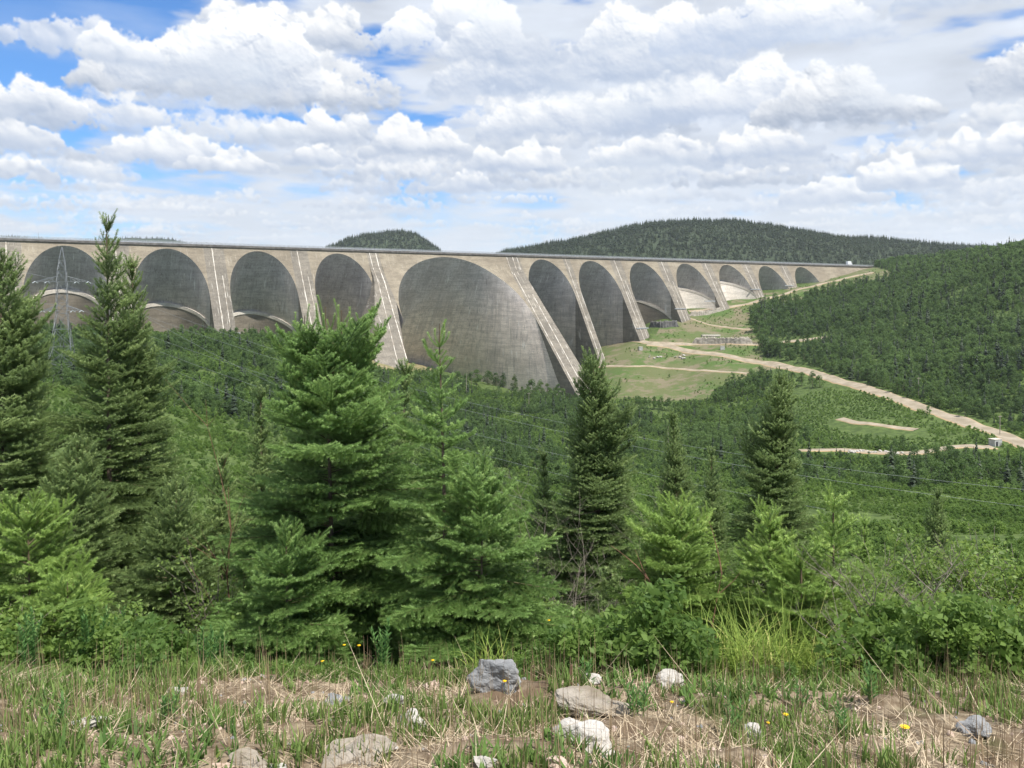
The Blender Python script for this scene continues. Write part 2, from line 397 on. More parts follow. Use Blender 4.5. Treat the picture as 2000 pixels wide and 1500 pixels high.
#TERRAIN
# ------------------------------------------------------------ terrain: control points (photo column, distance, height)
TP = []
def tcol(px, pairs):
    for Y, z in pairs: TP.append((px, Y, z))
near = [(1.5,-1.75),(2.8,-2.02),(3.8,-2.2),(5,-2.52),(6,-2.85),(7,-3.35),(9,-4.5),(15,-8.2),(25,-13),(50,-22)]
for px in (-1200, -300, 150, 600, 1000, 1400, 1850, 2400, 3200): tcol(px, near)
tcol(-1200, [(100,-33),(200,-32),(400,-25),(700,-20),(1200,0)])
tcol(-200, [(100,-34),(150,-35),(200,-33),(330,-29),(450,-28),(600,-27),(660,-27),(760,-30),(1200,-35),(1800,-40)])
tcol(150, [(100,-34),(150,-36),(200,-37),(330,-35),(450,-32.5),(560,-29),(625,-28.5),(720,-32),(1200,-38),(1800,-40)])
tcol(300, [(100,-36),(150,-40),(200,-42),(330,-40),(450,-37),(560,-31.5),(640,-33)])
tcol(500, [(100,-37),(150,-42),(200,-47),(300,-50),(400,-47),(500,-41),(590,-34),(650,-36),(760,-38)])
tcol(640, [(100,-38),(150,-45),(200,-51),(300,-58),(400,-62),(500,-60),(600,-54),(680,-44),(720,-44),(800,-46)])
tcol(760, [(100,-38),(150,-48),(200,-55),(300,-66),(400,-73),(500,-76),(600,-74),(680,-64),(730,-58),(760,-58),(830,-66),(1000,-70)])
tcol(900, [(100,-38),(200,-57),(300,-70),(400,-80),(500,-87),(600,-92),(700,-92),(780,-88),(830,-86),(900,-90),(1100,-90)])
tcol(1060, [(100,-38),(200,-57),(300,-71),(400,-82),(500,-90),(600,-96),(700,-98),(780,-98),(900,-97),(1100,-90)])
tcol(1140, [(200,-56),(300,-70),(400,-82),(500,-90),(600,-96),(700,-99),(790,-98.5),(840,-92),(900,-72),(1000,-68)])
tcol(1220, [(100,-37),(200,-58),(300,-74),(400,-85),(500,-94),(600,-99),(700,-95),(800,-80),(860,-68),(910,-56.5),(960,-53),(1050,-45)])
tcol(1300, [(200,-60),(350,-82),(450,-93),(560,-100),(680,-98),(760,-88),(820,-74),(900,-54.6),(950,-43),(985,-27),(1060,-20),(1200,-15)])
tcol(1400, [(200,-60),(350,-82),(500,-92),(640,-92),(760,-76),(850,-58),(900,-52),(960,-38),(1000,-24),(1040,-14),(1150,-5)])
tcol(1500, [(100,-36),(250,-62),(430,-84),(520,-88),(640,-88),(700,-79),(790,-65),(860,-50),(950,-31),(1000,-16.5),(1060,-6.6),(1120,6),(1200,15)])
tcol(1600, [(250,-62),(430,-83),(560,-82),(640,-77),(700,-69),(780,-53),(900,-28),(1000,-8),(1100,10),(1160,19),(1260,24)])
tcol(1700, [(100,-36),(220,-58),(420,-82),(480,-82),(560,-77),(620,-71),(720,-56),(880,-24.7),(1000,-2),(1080,12),(1180,31),(1240,40),(1350,42),(1700,40)])
tcol(1900, [(100,-35),(230,-61),(380,-79),(440,-79),(500,-75),(560,-66),(620,-50),(760,-12),(920,29),(1000,46),(1120,54),(1300,56),(1700,50)])
tcol(2000, [(100,-35),(230,-61),(350,-78),(400,-80),(450,-80),(500,-70),(580,-45),(700,-11),(830,37),(900,48),(1050,56),(1300,58),(1700,50)])
tcol(2400, [(100,-35),(230,-60),(350,-70),(450,-52),(600,-10),(750,45),(900,75),(1300,90)])
tcol(3200, [(100,-35),(230,-50),(400,-30),(600,20),(900,80),(1300,100)])
tcol(1000, [(1500,-60),(2200,-60)]); tcol(400, [(1500,-50),(2400,-50)]); tcol(1700, [(2300,20)]); tcol(2600, [(2300,60)])
TP = np.array(TP)
def warp(px, Y): return np.stack([(px - 1000) / 1600 * 5.5, np.log(Y) * 3.0], -1)
TX = warp(TP[:, 0], TP[:, 1])
def _phi(r2): return np.where(r2 > 1e-12, r2 * np.log(np.maximum(r2, 1e-12)) * .5, 0)
def _fit():
    n = len(TX); A = np.zeros((n + 3, n + 3))
    r2 = ((TX[:, None] - TX[None]) ** 2).sum(-1)
    A[:n, :n] = _phi(r2) + np.eye(n) * 0.02
    A[:n, n] = 1; A[:n, n + 1:] = TX; A[n, :n] = 1; A[n + 1:, :n] = TX.T
    # heights are fitted as z / Y so near and far keep the same angular accuracy
    b = np.concatenate([TP[:, 2] / TP[:, 1], np.zeros(3)])
    return np.linalg.solve(A, b)
TW = _fit()
def ter(X, Y):
    X = np.asarray(X, float); Y = np.asarray(Y, float); sh = X.shape
    Xf = X.ravel(); Yf = np.maximum(Y.ravel(), 1.0)
    q = warp(1000 + 1600 * np.clip(Xf / Yf, -2.2, 2.2), Yf)
    out = np.empty(len(Xf)); n = len(TX)
    for i in range(0, len(Xf), 20000):
        qq = q[i:i + 20000]; r2 = ((qq[:, None] - TX[None]) ** 2).sum(-1)
        out[i:i + 20000] = _phi(r2) @ TW[:n] + TW[n] + qq @ TW[n + 1:]
    z = out * Yf
    nearw = np.clip((9 - Yf) / 4, 0, 1)
    z = z + nearw * (fbm(Xf * 1.1, Yf * 1.5, 3) * .42 + fbm(Xf * 5, Yf * 5, 9, 3) * .07)
    farw = np.clip((Yf - 60) / 200, 0, 1)
    z = z + farw * (fbm(Xf / 40, Yf / 40, 5) * 5 + fbm(Xf / 9, Yf / 9, 6, 3) * 1.2)
    return z.reshape(sh)
YR = np.geomspace(1.0, 2600, 520)
AX = np.concatenate([np.linspace(-2.0, -.75, 50)[:-1], np.linspace(-.75, .75, 560), np.linspace(.75, 2.0, 50)[1:]])
gY, gA = np.meshgrid(YR, AX, indexing='ij'); gX = gY * gA; gZ = ter(gX, gY)
from bisect import bisect
lY = np.log(YR)
def tz(X, Y):
    """height of the ground mesh itself at a point (bilinear in its own grid)"""
    X = np.atleast_1d(np.asarray(X, float)); Y = np.atleast_1d(np.asarray(Y, float))
    i = np.clip(np.searchsorted(YR, Y) - 1, 0, len(YR) - 2); a = X / Y
    j = np.clip(np.searchsorted(AX, a) - 1, 0, len(AX) - 2)
    u = np.clip((Y - YR[i]) / (YR[i + 1] - YR[i]), 0, 1); v = np.clip((a - AX[j]) / (AX[j + 1] - AX[j]), 0, 1)
    return (gZ[i, j] * (1 - u) * (1 - v) + gZ[i + 1, j] * u * (1 - v) + gZ[i, j + 1] * (1 - u) * v + gZ[i + 1, j + 1] * u * v)
def ground_at(px, py, ymin=3.0, ymax=1600):
    """first point where the line of sight through a photo point meets the ground beyond ymin"""
    Y = np.geomspace(ymin, ymax, 4000); X = (px - 1000) / F * Y; zr = (HY - py) / F * Y
    k = np.nonzero(tz(X, Y) >= zr)[0]
    i = k[0] if len(k) else len(Y) - 1
    return float(X[i]), float(Y[i]), float(tz(X[i], Y[i])[0])
def proj(X, Y, Z): return 1000 + F * X / Y, HY - F * Z / Y
def inpoly(px, py, poly):
    px = np.asarray(px); py = np.asarray(py); r = np.zeros(px.shape, bool); n = len(poly); j = n - 1
    for i in range(n):
        xi, yi = poly[i]; xj, yj = poly[j]
        c = ((yi > py) != (yj > py)) & (px < (xj - xi) * (py - yi) / (yj - yi + 1e-9) + xi); r ^= c; j = i
    return r
# open grassy ground on the dam's right flank, seen in photo columns / rows
MEADOW = [(1150,790),(1150,700),(1185,660),(1262,672),(1290,640),(1345,612),(1420,590),(1480,575),(1560,560),(1640,538),(1705,520),(1740,532),(1745,552),(1660,556),(1610,566),(1560,590),(1478,597),(1464,610),(1468,640),(1482,655),(1490,700),(1525,718),(1500,730),(1450,742),(1400,760),(1385,782),(1300,788),(1240,780)]
LOWVEG = [(1560,726),(1600,740),(1700,775),(1800,810),(1880,835),(1915,870),(1800,880),(1640,868),(1560,850),(1540,800),(1530,750)]
LEFTBARE = [(560,672),(640,690),(720,712),(750,722),(850,728),(858,716),(800,695),(700,680),(600,655)]
MEADOW_Y = (600, 1350)
def zone_meadow(X, Y, Z):
    px, py = proj(X, Y, Z); return inpoly(px, py, MEADOW) & (Y > 660) & (Y < 1400)
def zone_low(X, Y, Z):
    px, py = proj(X, Y, Z); return inpoly(px, py, LOWVEG) & (Y > 400) & (Y < 800)
def zone_bare(X, Y, Z):
    px, py = proj(X, Y, Z); return (inpoly(px, py, LEFTBARE) & (Y > 560))
def build_ground():
    nY, nA = gZ.shape
    V = np.stack([gX, gY, gZ], -1).reshape(-1, 3)
    ii = np.arange(nY * nA).reshape(nY, nA)
    Q = np.stack([ii[:-1, :-1], ii[:-1, 1:], ii[1:, 1:], ii[1:, :-1]], -1).reshape(-1, 4)
    # apron behind the viewer
    n0 = len(V)
    ex = np.array([[-60, -40, -6], [60, -40, -6], [-2.0, 1.0, 0], [2.0, 1.0, 0]], float)
    mead = zone_meadow(V[:, 0], V[:, 1], V[:, 2]).astype(float)
    bare = zone_bare(V[:, 0], V[:, 1], V[:, 2]).astype(float)
    front = ((V[:, 1] < 6.6)).astype(float)
    def fn(N):
        p = pos(N)
        a, b, f = attr(N, 'meadow'), attr(N, 'bare'), attr(N, 'front')
        n1 = N.noise(p, .02, 6, .6); n2 = N.noise(p, .25, 5, .65); n3 = N.noise(p, 9.0, 6, .7); n4 = N.noise(p, 2.2, 5, .6)
        forest = N.mix(N.rng(n2, .35, .65), (.055,.085,.026), (.105,.150,.045))
        grass = N.mix(N.rng(n1, .40, .58), (.125,.14,.060), (.085,.135,.038))
        grass = N.mix(N.rng(N.noise(p, .045, 5, .7), .47, .60), grass, (.19,.165,.105))
        grass = N.mix(N.m('MULTIPLY', N.rng(n2, .55, .75), .5), grass, (.07,.10,.03))
        grass = N.mix(N.m('MULTIPLY', N.rng(N.noise(p, .8, 4, .8), .62, .72), .6), grass, (.33,.30,.24))
        brn = N.mix(N.rng(n2, .4, .6), (.30,.24,.15), (.17,.17,.07))
        lit = N.mix(N.rng(n3, .35, .65), (.12,.085,.055), (.31,.25,.175))
        lit = N.mix(N.rng(n4, .45, .7), lit, (.15,.105,.07))
        lit = N.mix(N.rng(N.noise(p, 1.1, 3), .56, .68), lit, (.09,.10,.04))
        c = N.mix(N.rng(a, .3, .7), forest, grass); c = N.mix(N.rng(b, .3, .7), c, brn); c = N.mix(N.rng(f, .2, .9), c, lit)
        h = N.m('ADD', N.m('MULTIPLY', n3, .02), N.m('MULTIPLY', N.noise(p, 60., 4, .7), .006))
        return princ(N, c, .95, bump(N, h, .8, 1.0), .1)
    o = mobj('ground', V, Q, material('ground_cover', fn), smooth=True,
             attrs={'meadow': ('POINT', mead), 'bare': ('POINT', bare), 'front': ('POINT', front)})
    tag(o, kind='structure')
    k = 24; Va = [(-2 + 4 * i / k, 1.0, float(tz(-2 + 4 * i / k, 1.0)[0])) for i in range(k + 1)] + [(-60 + 120 * i / k, -40, -6) for i in range(k + 1)]
    o = mobj('ground_behind', Va, [(i, k + 1 + i, k + 2 + i, i + 1) for i in range(k)], o.data.materials[0]); tag(o, kind='structure')
build_ground()
#ENDTERRAIN

# ------------------------------------------------------------ roads and tracks draped on the ground
def road(name, path, width, ymin=300, lift=.35):
    pts = [ground_at(px, py, ymin) for px, py in path]
    P = np.array([(p[0], p[1]) for p in pts])
    seg = np.sqrt((np.diff(P, axis=0) ** 2).sum(1)); L = np.concatenate([[0], np.cumsum(seg)]); n = max(8, int(L[-1] / 3))
    t = np.linspace(0, L[-1], n); C = np.stack([np.interp(t, L, P[:, 0]), np.interp(t, L, P[:, 1])], 1)
    for _ in range(6): C[1:-1] = (C[:-2] + C[1:-1] * 2 + C[2:]) / 4
    T = np.gradient(C, axis=0); T /= np.linalg.norm(T, axis=1)[:, None]; Nn = np.stack([-T[:, 1], T[:, 0]], 1)
    m = 9; W = np.linspace(-.5, .5, m) ; wv = width * (1 + .25 * fbm(t / 15, t * 0, 4))
    X = C[:, None, 0] + Nn[:, None, 0] * W[None] * wv[:, None]; Yv = C[:, None, 1] + Nn[:, None, 1] * W[None] * wv[:, None]
    Z = tz(X.ravel(), Yv.ravel()).reshape(X.shape) + lift; Z[:, 0] -= lift + .6; Z[:, -1] -= lift + .6
    ii = np.arange(n * m).reshape(n, m); Q = np.stack([ii[:-1, :-1], ii[:-1, 1:], ii[1:, 1:], ii[1:, :-1]], -1).reshape(-1, 4)
    e = np.repeat(np.abs(W)[None] * 2, n, 0).ravel()
    o = mobj(name, np.stack([X, Yv, Z], -1).reshape(-1, 3), Q, M['road'], smooth=True, attrs={'edge': ('POINT', e)})
    tag(o, kind='structure'); ROADS.append((C, width)); return o
ROADS = []
road('access_road', [(1265,672),(1310,676),(1380,690),(1440,700),(1500,709),(1560,722),(1620,738),(1700,762),(1800,798),(1900,832),(1960,850),(2060,885),(2160,925)], 15)
road('dam_foot_road', [(1150,668),(1200,668),(1265,671),(1320,672),(1390,672),(1480,673),(1530,668),(1590,662),(1625,658)], 11, 500)
road('crest_ramp_road', [(1704,532),(1660,541),(1600,556),(1540,572),(1480,588),(1420,600),(1380,606),(1345,608)], 10, 600)
road('upper_track', [(1315,622),(1340,620),(1370,630),(1410,638),(1478,644)], 5, 600)
road('meadow_track', [(1170,716),(1230,717),(1290,717),(1340,721),(1400,726),(1460,730)], 5, 500)
road('valley_track', [(1560,880),(1640,878),(1720,886),(1800,886),(1850,874),(1900,872),(1940,874)], 10, 250)
road('lower_track', [(1640,818),(1690,828),(1740,834),(1790,840)], 8, 250)

#DAM
# ------------------------------------------------------------ the multiple arch dam
def hit(px, py, m):
    a = (px - 1000) / F; c = (HY - py) / F
    Y = (m * ZT + P0.x * NN.x + P0.y * NN.y) / (a * NN.x + NN.y + m * c)
    return (a * Y - P0.x) * U.x + (Y - P0.y) * U.y, c * Y
MS, MC = .57, .85
def dm(z, m=MS):
    if m == MC and z < 25: return MS * (ZT - 25) + .95 * (25 - z)
    return MS * (ZT - z)
def kx(x, m=MS): return .66 if x < 0 else .66 * (1 - x ** 3) - (.62 * x ** 4 if m == MC else 0)
dam = empty('dam', D(600, 0, -60)); DX = dam.matrix_world.inverted()
tag(dam, 'huge grey concrete multiple-arch dam with one wide central arch, crossing the valley', 'dam')
def dpart(name, V, Fc, mat, smooth=False, lab=None, par=None):
    off = Vector(D(600, 0, -60)) if par is None else Vector((0, 0, 0))
    base = np.array(V, float) - np.array(Vector(D(600, 0, -60)))
    o = mobj(name, base, Fc, mat, par or dam, smooth=smooth)
    if lab: o['label'] = lab
    return o
ARCH = []
for i in range(-2, 4): ARCH.append(dict(c=(i + .5) * 76, a=.388 * 76, top=38.6, b=40, m=MS, ci=i))
ARCH[-1]['c'] = (3.49) * 76
ARCH.append(dict(c=381.5, a=74.0, top=38.2, b=62, m=MC, ci=99))
for i in range(6, 13): ARCH.append(dict(c=(i + .515) * 76, a=.388 * 76, top=38.6, b=40, m=MS, ci=i))
ARCH[7]['c'] = 6.61 * 76
def zedge(A, x): return A['top'] - A['b'] * (1 - math.sqrt(max(0, 1 - x * x)))
def low_z(s):  # how deep the concrete has to reach at this place
    return -105 if 230 < s < 560 else (-45 if s < 230 else max(-75, -75 + (s - 560) * .22 - 10))
NSEG = 36
for A in ARCH:
    xs = [math.sin(math.pi / 2 * (-1 + 2 * k / NSEG)) for k in range(NSEG + 1)]
    edge = [(A['c'] + x * A['a'], zedge(A, x)) for x in xs]
    # spandrel: from the crest down to the opening curve, on the sloping front plane
    half = 38 if A['m'] == MS else 84
    V = []; Fc = []
    nr = 6
    for s, z in edge:
        for r in range(nr + 1):
            zz = ZT + (z - ZT) * r / nr; V.append(D(s, dm(zz, A['m']), zz))
    for k in range(NSEG):
        for r in range(nr):
            q = k * (nr + 1) + r; Fc.append((q, q + 1, q + nr + 2, q + nr + 1))
    A['sp'] = dpart('spandrel', V, Fc, M['face'])
    # vault: swept back and down from the opening curve; its crown leans upstream more than its sides
    nv = 44; V = []; Fc = []; bot = low_z(A['c']) - 6
    for x, (s, z) in zip(xs, edge):
        kk = kx(x, A['m'])
        d0 = dm(z, A['m'])
        for r in range(nv + 1):
            zz = z + (bot - z) * r / nv; V.append(D(s, d0 - kk * (z - zz), zz))
    for k in range(NSEG):
        for r in range(nv):
            q = k * (nv + 1) + r; Fc.append((q, q + nv + 1, q + nv + 2, q + 1))
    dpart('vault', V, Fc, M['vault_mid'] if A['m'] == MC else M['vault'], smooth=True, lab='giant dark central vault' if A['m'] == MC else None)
    A['zs'] = zedge(A, 1); A['L'] = A['c'] - A['a']; A['Rr'] = A['c'] + A['a']; A['bot'] = bot
# buttresses between consecutive arches
def buttress(sl, sr, zl, zr, m, bot, back_l, back_r, lab=None, fl=None, fr=None):
    """front face between two springing edges, with side faces running back to the vaults.
    fl / fr give the face's left and right edges as functions of height for the flaring central pair."""
    n = 24; top = ZT
    fl = fl or (lambda z: sl); fr = fr or (lambda z: sr)
    V = []; Fc = []
    zz = [top + (bot - top) * k / n for k in range(n + 1)]
    for z in zz:
        a, b = fl(z), fr(z)
        V.append(D(a, back_l(z), z)); V.append(D(a, dm(z, m), z)); V.append(D((a + b) / 2, dm(z, m) + .0, z)); V.append(D(b, dm(z, m), z)); V.append(D(b, back_r(z), z))
    for k in range(n):
        for j in range(4):
            q = k * 5 + j; Fc.append((q, q + 5, q + 6, q + 1))
    o = dpart('buttress', V, Fc, M['butt'], lab=lab)
    return o
def strip(parent, fs, m, z0, z1, wd, mat, name='drain_strip', out=.25):
    n = 14; V = []; Fc = []
    for k in range(n + 1):
        z = z0 + (z1 - z0) * k / n; s = fs(z)
        nrm = out
        V += [D(s - wd / 2, dm(z, m) - .2, z), D(s - wd / 2, dm(z, m) + nrm, z + .1), D(s + wd / 2, dm(z, m) + nrm, z + .1), D(s + wd / 2, dm(z, m) - .2, z)]
    for k in range(n):
        for j in range(3): q = k * 4 + j; Fc.append((q, q + 4, q + 5, q + 1))
    return dpart(name, V, Fc, mat, par=parent)
def backf(A, x=1.0):
    z0 = A['zs']; d0 = dm(z0, A['m'])
    return lambda z: (dm(z, A['m']) - 1.0) if z > z0 else d0 - 1.0
rb = random.Random(5)
for a, b in zip(ARCH[:-1], ARCH[1:]):
    central = MC in (a['m'], b['m'])
    s0, s1 = a['Rr'], b['L']
    if not central:
        bo = buttress(s0, s1, a['zs'], b['zs'], MS, low_z((s0 + s1) / 2), backf(a), backf(b))
        c = (s0 + s1) / 2
        zb = low_z(c) + 2
        strip(bo, lambda z, c=c: c - 1.5, MS, ZT - 1, zb, .7, M['white'])
        strip(bo, lambda z, c=c: c + 4.2, MS, 16, zb, .5, M['white'])
        zw = {0: -27}.get(0)
    else:
        left = b['m'] == MC
        if left:
            bs = lambda z: s1 if z > -8 else s1 + (-8 - z) * -.27
            as_ = lambda z: s0 if z > 14 else s0 + (14 - z) * -.42
            bo = buttress(s0, s1, a['zs'], b['zs'], MC, low_z(s0), lambda z: min(dm(z, MS), dm(a['zs'], MS)) - 1, lambda z: min(dm(z, MC), dm(b['zs'], MC)) - 1, 'broad central buttress left of the wide arch', as_, bs)
            for (f, wdt, z0) in ((lambda z: s0 + (z < 30) * 0 + 1.5 + (.16 if z < 30 else .1) * 0, .5, 40), (lambda z: s0 + 9.5 - max(0, 14 - z) * .13, .9, 40), (lambda z: s0 + 3.0 - max(0, 14 - z) * .17, .6, 40), (lambda z: s0 - 2 - max(0, 14 - z) * .33, .4, -5)):
                if f(20) < s0 + 2: continue
                strip(bo, f, MC, z0, -58, wdt, M['white'])
        else:
            fa = lambda z: s0 if z > -20 else s0 + (-20 - z) * -.0
            fb = lambda z: s1 if z > 15 else s1 + (15 - z) * .07
            bo = buttress(s0, s1, a['zs'], b['zs'], MC, low_z(s0), lambda z: min(dm(z, MC), dm(a['zs'], MC)) - 1, lambda z: min(dm(z, MS), dm(b['zs'], MS)) - 1, 'broad central buttress right of the wide arch', fa, fb)
            for o_, w_, z0, z1 in ((-1.5, .7, 40, 22), (6.0, .7, 40, 20), (11.5, .6, 40, 24), (.5, .8, 22, -98), (10, .8, 0, -90)):
                strip(bo, lambda z, o_=o_: s0 + 2.5 + o_, MC, z0, z1, w_, M['white'])
# abutment walls at both ends
s9 = ARCH[-1]['Rr']
V = []; Fc = []; n = 20
for k in range(n + 1):
    s = s9 + (1122 - s9) * k / n; zb = 12 + (38 - 12) * (s - s9) / (1122 - s9) - 5
    for r in range(5):
        z = ZT + (zb - ZT) * r / 4; V.append(D(s, dm(z), z))
for k in range(n):
    for r in range(4): q = k * 5 + r; Fc.append((q, q + 1, q + 6, q + 5))
dpart('abutment_wall', V, Fc, M['face'])
# crest slab, road surface and guard rail
def crest_box(name, d0, d1, z0, z1, mat, s0=-160, s1=1126, seg=60):
    V = []; Fc = []
    for k in range(seg + 1):
        s = s0 + (s1 - s0) * k / seg
        V += [D(s, d0, z0), D(s, d1, z0), D(s, d1, z1), D(s, d0, z1)]
    for k in range(seg):
        q = k * 4
        for j in range(4): Fc.append((q + j, q + (j + 1) % 4, q + 4 + (j + 1) % 4, q + 4 + j))
    Fc += [(0, 3, 2, 1), (seg * 4, seg * 4 + 1, seg * 4 + 2, seg * 4 + 3)]
    return dpart(name, V, Fc, mat)
crest_box('crest_slab', -9, 1.6, ZT - .02, 43.0, M['deckside'])
crest_box('crest_roadway', -8.4, .8, 43.004, 43.03, M['asphalt'])
crest_box('drip_ledge', -.5, .45, ZT - 1.3, ZT - .04, M['face'])
def rail():
    mb = MB(); o0 = Vector(D(600, 0, -60))
    for dd in (1.3, -8.7):
        for z, h in ((43.55, .5), (44.35, .28), (44.95, .18)):
            a = Vector(D(-160, dd, z)) - o0; b = Vector(D(1126, dd, z)) - o0
            c = (a + b) / 2; mb.box(c, ((b - a).length, .18, h), math.atan2(U.y, U.x))
        for k in range(0, 322):
            p = Vector(D(-158 + k * 4, dd - .14, 44.0)) - o0; mb.box(p, (.25, .1, 2.0), math.atan2(U.y, U.x))
    mb.build('guard_rail', M['rail'], dam)
rail()
# lower infill arches with rims coloured pale as if sun-lit
def infill(A, za, ze, kk, mat, x0=-1.0, x1=1.0, bot=-60, out=3.0, rim=2.7, lab=None):
    xs = [x0 + (x1 - x0) * k / 30 for k in range(31)]
    def vd(x, z):
        z_e = zedge(A, x); k_ = kx(x)
        return dm(z_e, A['m']) - k_ * (z_e - z)
    V = []; Fc = []; RV = []; RF = []
    top = []
    for x in xs:
        xx = max(-.995, min(.995, x)); zt = za - (za - ze) * (1 - math.sqrt(1 - min(1, abs(xx)) ** 2.2))
        top.append((A['c'] + xx * A['a'], xx, zt))
    for (s, x, zt) in top:
        d0 = vd(x, zt)
        V += [D(s, d0 + out, zt - rim), D(s, d0 + out + kk * (zt - rim - bot), bot)]
    for k in range(30): Fc.append((2 * k, 2 * k + 1, 2 * k + 3, 2 * k + 2))
    # rim: sloping ledge from the vault out to the infill face, plus its lip
    for (s, x, zt) in top:
        d0 = vd(x, zt)
        RV += [D(s, d0 - .5, zt + 1.2), D(s, d0 + out + .5, zt), D(s, d0 + out + .7, zt - rim), D(s, d0 + out - .3, zt - rim - .3)]
    for k in range(30):
        for j in range(3): q = 4 * k + j; RF.append((q, q + 1, q + 5, q + 4))
    o = dpart('infill_wall', V, Fc, mat, smooth=True, lab=lab); dpart('rim', RV, RF, M['pale'], par=o)
    return o
infill(ARCH[2], 4, -22, .0, M['infill'])
infill(ARCH[3], -7.5, -28, .0, M['infill'])
infill(ARCH[4], -15.5, -38, .0, M['infill'])
infill(ARCH[9], -4, -30, .0, M['infill'])
infill(ARCH[10], 9, -12, .45, M['pale'])  # this wall and the next carry their sunlight in the pale colour
infill(ARCH[11], 17, -3, .45, M['pale'])
infill(ARCH[1], 8, -15, .0, M['infill'])
# walkways that cross the buttress feet
for (px, py) in ((447,651),(596,667),(1254,641),(1328,603),(1386,588),(1474,565),(1540,558),(437,0)):
    if py == 0: continue
    s, z = hit(px, py, MS)
    V = [D(s - 9, dm(z) - .5, z - .5), D(s + 9, dm(z) - .5, z - .5), D(s + 9, dm(z) + 1.2, z - .5), D(s - 9, dm(z) + 1.2, z - .5),
         D(s - 9, dm(z) - .5, z + .5), D(s + 9, dm(z) - .5, z + .5), D(s + 9, dm(z) + 1.2, z + .5), D(s - 9, dm(z) + 1.2, z + .5)]
    dpart('walkway', V, [(0,3,2,1),(4,5,6,7),(0,1,5,4),(1,2,6,5),(2,3,7,6),(3,0,4,7)], M['rail'])
#ENDDAM
#FARHILLS
# ------------------------------------------------------------ far hills
def hill(name, prof, Y0, depth, seed, col_a=(.030,.045,.020), col_b=(.05,.07,.03), ntree=0, th=11):
    """ridge whose skyline follows prof (photo column, row); a rounded body 'depth' metres deep"""
    px = np.array([p[0] for p in prof], float); py = np.array([p[1] for p in prof], float)
    n = 140; m = 46
    cx = np.linspace(px[0], px[-1], n); top = (HY - np.interp(cx, px, py)) / F * Y0 - th * .8
    V = np.zeros((n, m, 3)); xx = (cx - 1000) / F * Y0
    for j in range(m):
        t = j / (m - 1) * 2 - 1; Yj = Y0 + t * depth
        prof_z = (top + 40) * (1 - abs(t) ** 1.8) - 40
        V[:, j, 0] = xx * (1 + .0 * t); V[:, j, 1] = Yj
        V[:, j, 2] = prof_z + fbm(xx / 110, np.full(n, Yj) / 110, seed) * 26 * (1 - abs(t)) * min(1, 1)
    mid = (m - 1) // 2
    ii = np.arange(n * m).reshape(n, m); Q = np.stack([ii[:-1, :-1], ii[1:, :-1], ii[1:, 1:], ii[:-1, 1:]], -1).reshape(-1, 4)
    o = mobj(name, V.reshape(-1, 3), Q, M['hillfloor'], smooth=True); tag(o, kind='structure')
    pts = []; rg = np.random.RandomState(seed)
    while len(pts) < ntree:
        a = rg.uniform(0, n - 1.01, 4000); b = rg.uniform(0, (m - 1) * .56, 4000)
        i = a.astype(int); j = b.astype(int); fa = (a - i)[:, None]; fb = (b - j)[:, None]
        P = (V[i, j] * (1 - fa) + V[i + 1, j] * fa) * (1 - fb) + (V[i, j + 1] * (1 - fa) + V[i + 1, j + 1] * fa) * fb
        pts += P.tolist()
    return np.array(pts[:ntree])
M['hillfloor'] = plain('hill_forest_floor', (.035, .05, .025), .95, .3, .02)
HB = [(900,560),(960,500),(985,489),(1050,479),(1100,470),(1180,450),(1250,433),(1330,427),(1420,430),(1500,439),(1600,454),(1700,465),(1800,476),(1900,481),(1990,487),(2150,489),(2400,492),(2700,520)]
hp1 = hill('wooded_hill', HB, 2500, 620, 3, ntree=26000, th=13)
HS = [(600,560),(640,482),(680,465),(720,455),(760,449),(790,450),(815,457),(840,474),(858,484),(900,560)]
hp2 = hill('small_hill', HS, 2900, 400, 5, ntree=3500, th=14)
HL = [(-400,470),(-200,455),(0,461),(30,459),(60,463),(150,470),(240,464),(290,461),(330,463),(360,470),(420,490)]
hp3 = hill('distant_hill', HL, 5200, 500, 7, ntree=2500, th=16)
HF = [(-900,560),(-300,548),(300,552),(900,549),(1500,540),(2100,500),(2900,470)]
hp4 = hill('horizon_land', HF, 9000, 900, 9, ntree=0, th=10)

#FOREST
# ------------------------------------------------------------ forest prototypes (kept outside the scene, placed by geometry nodes)
class Leaves:
    """numpy bag of leaf faces (quads) with a tint per face"""
    def __init__(s): s.V = []; s.T = []
    def add(s, C, size, rg, tint, flat=.0, asp=1.7):
        C = np.asarray(C, float); n = len(C)
        nrm = rg.normal(size=(n, 3)); nrm[:, 2] += flat; nrm /= np.linalg.norm(nrm, axis=1)[:, None]
        a = np.cross(nrm, rg.normal(size=(n, 3))); a /= np.linalg.norm(a, axis=1)[:, None]; b = np.cross(nrm, a)
        sz = (np.asarray(size) * rg.uniform(.6, 1.4, n))[:, None] if np.ndim(size) == 0 else size[:, None]
        a = a * sz; b = b * sz / asp
        q = np.stack([C - a, C - b * .9, C + a, C + b * .9], 1)
        s.V.append(q.reshape(-1, 3)); s.T.append(np.broadcast_to(tint, (n,)).astype(float))
    def mesh(s, name, mat, extra=None):
        V = np.concatenate(s.V); T = np.concatenate(s.T); Q = np.arange(len(V)).reshape(-1, 4)
        return make_mesh(name, V, Q, (mat,), attrs={'tint': ('FACE', T)})
M['decid'] = foliage('broadleaf_foliage', (.060,.110,.034), (.160,.250,.070), .42, .02)
M['decid_far'] = foliage('hillside_foliage', (.055,.100,.036), (.170,.260,.080), .42, .012)
M['shrub'] = foliage('shrub_foliage', (.080,.150,.036), (.225,.330,.080), .45, .03)
M['conf_far'] = foliage('hill_conifer_foliage', (.030,.048,.028), (.062,.090,.042), .15, .006)
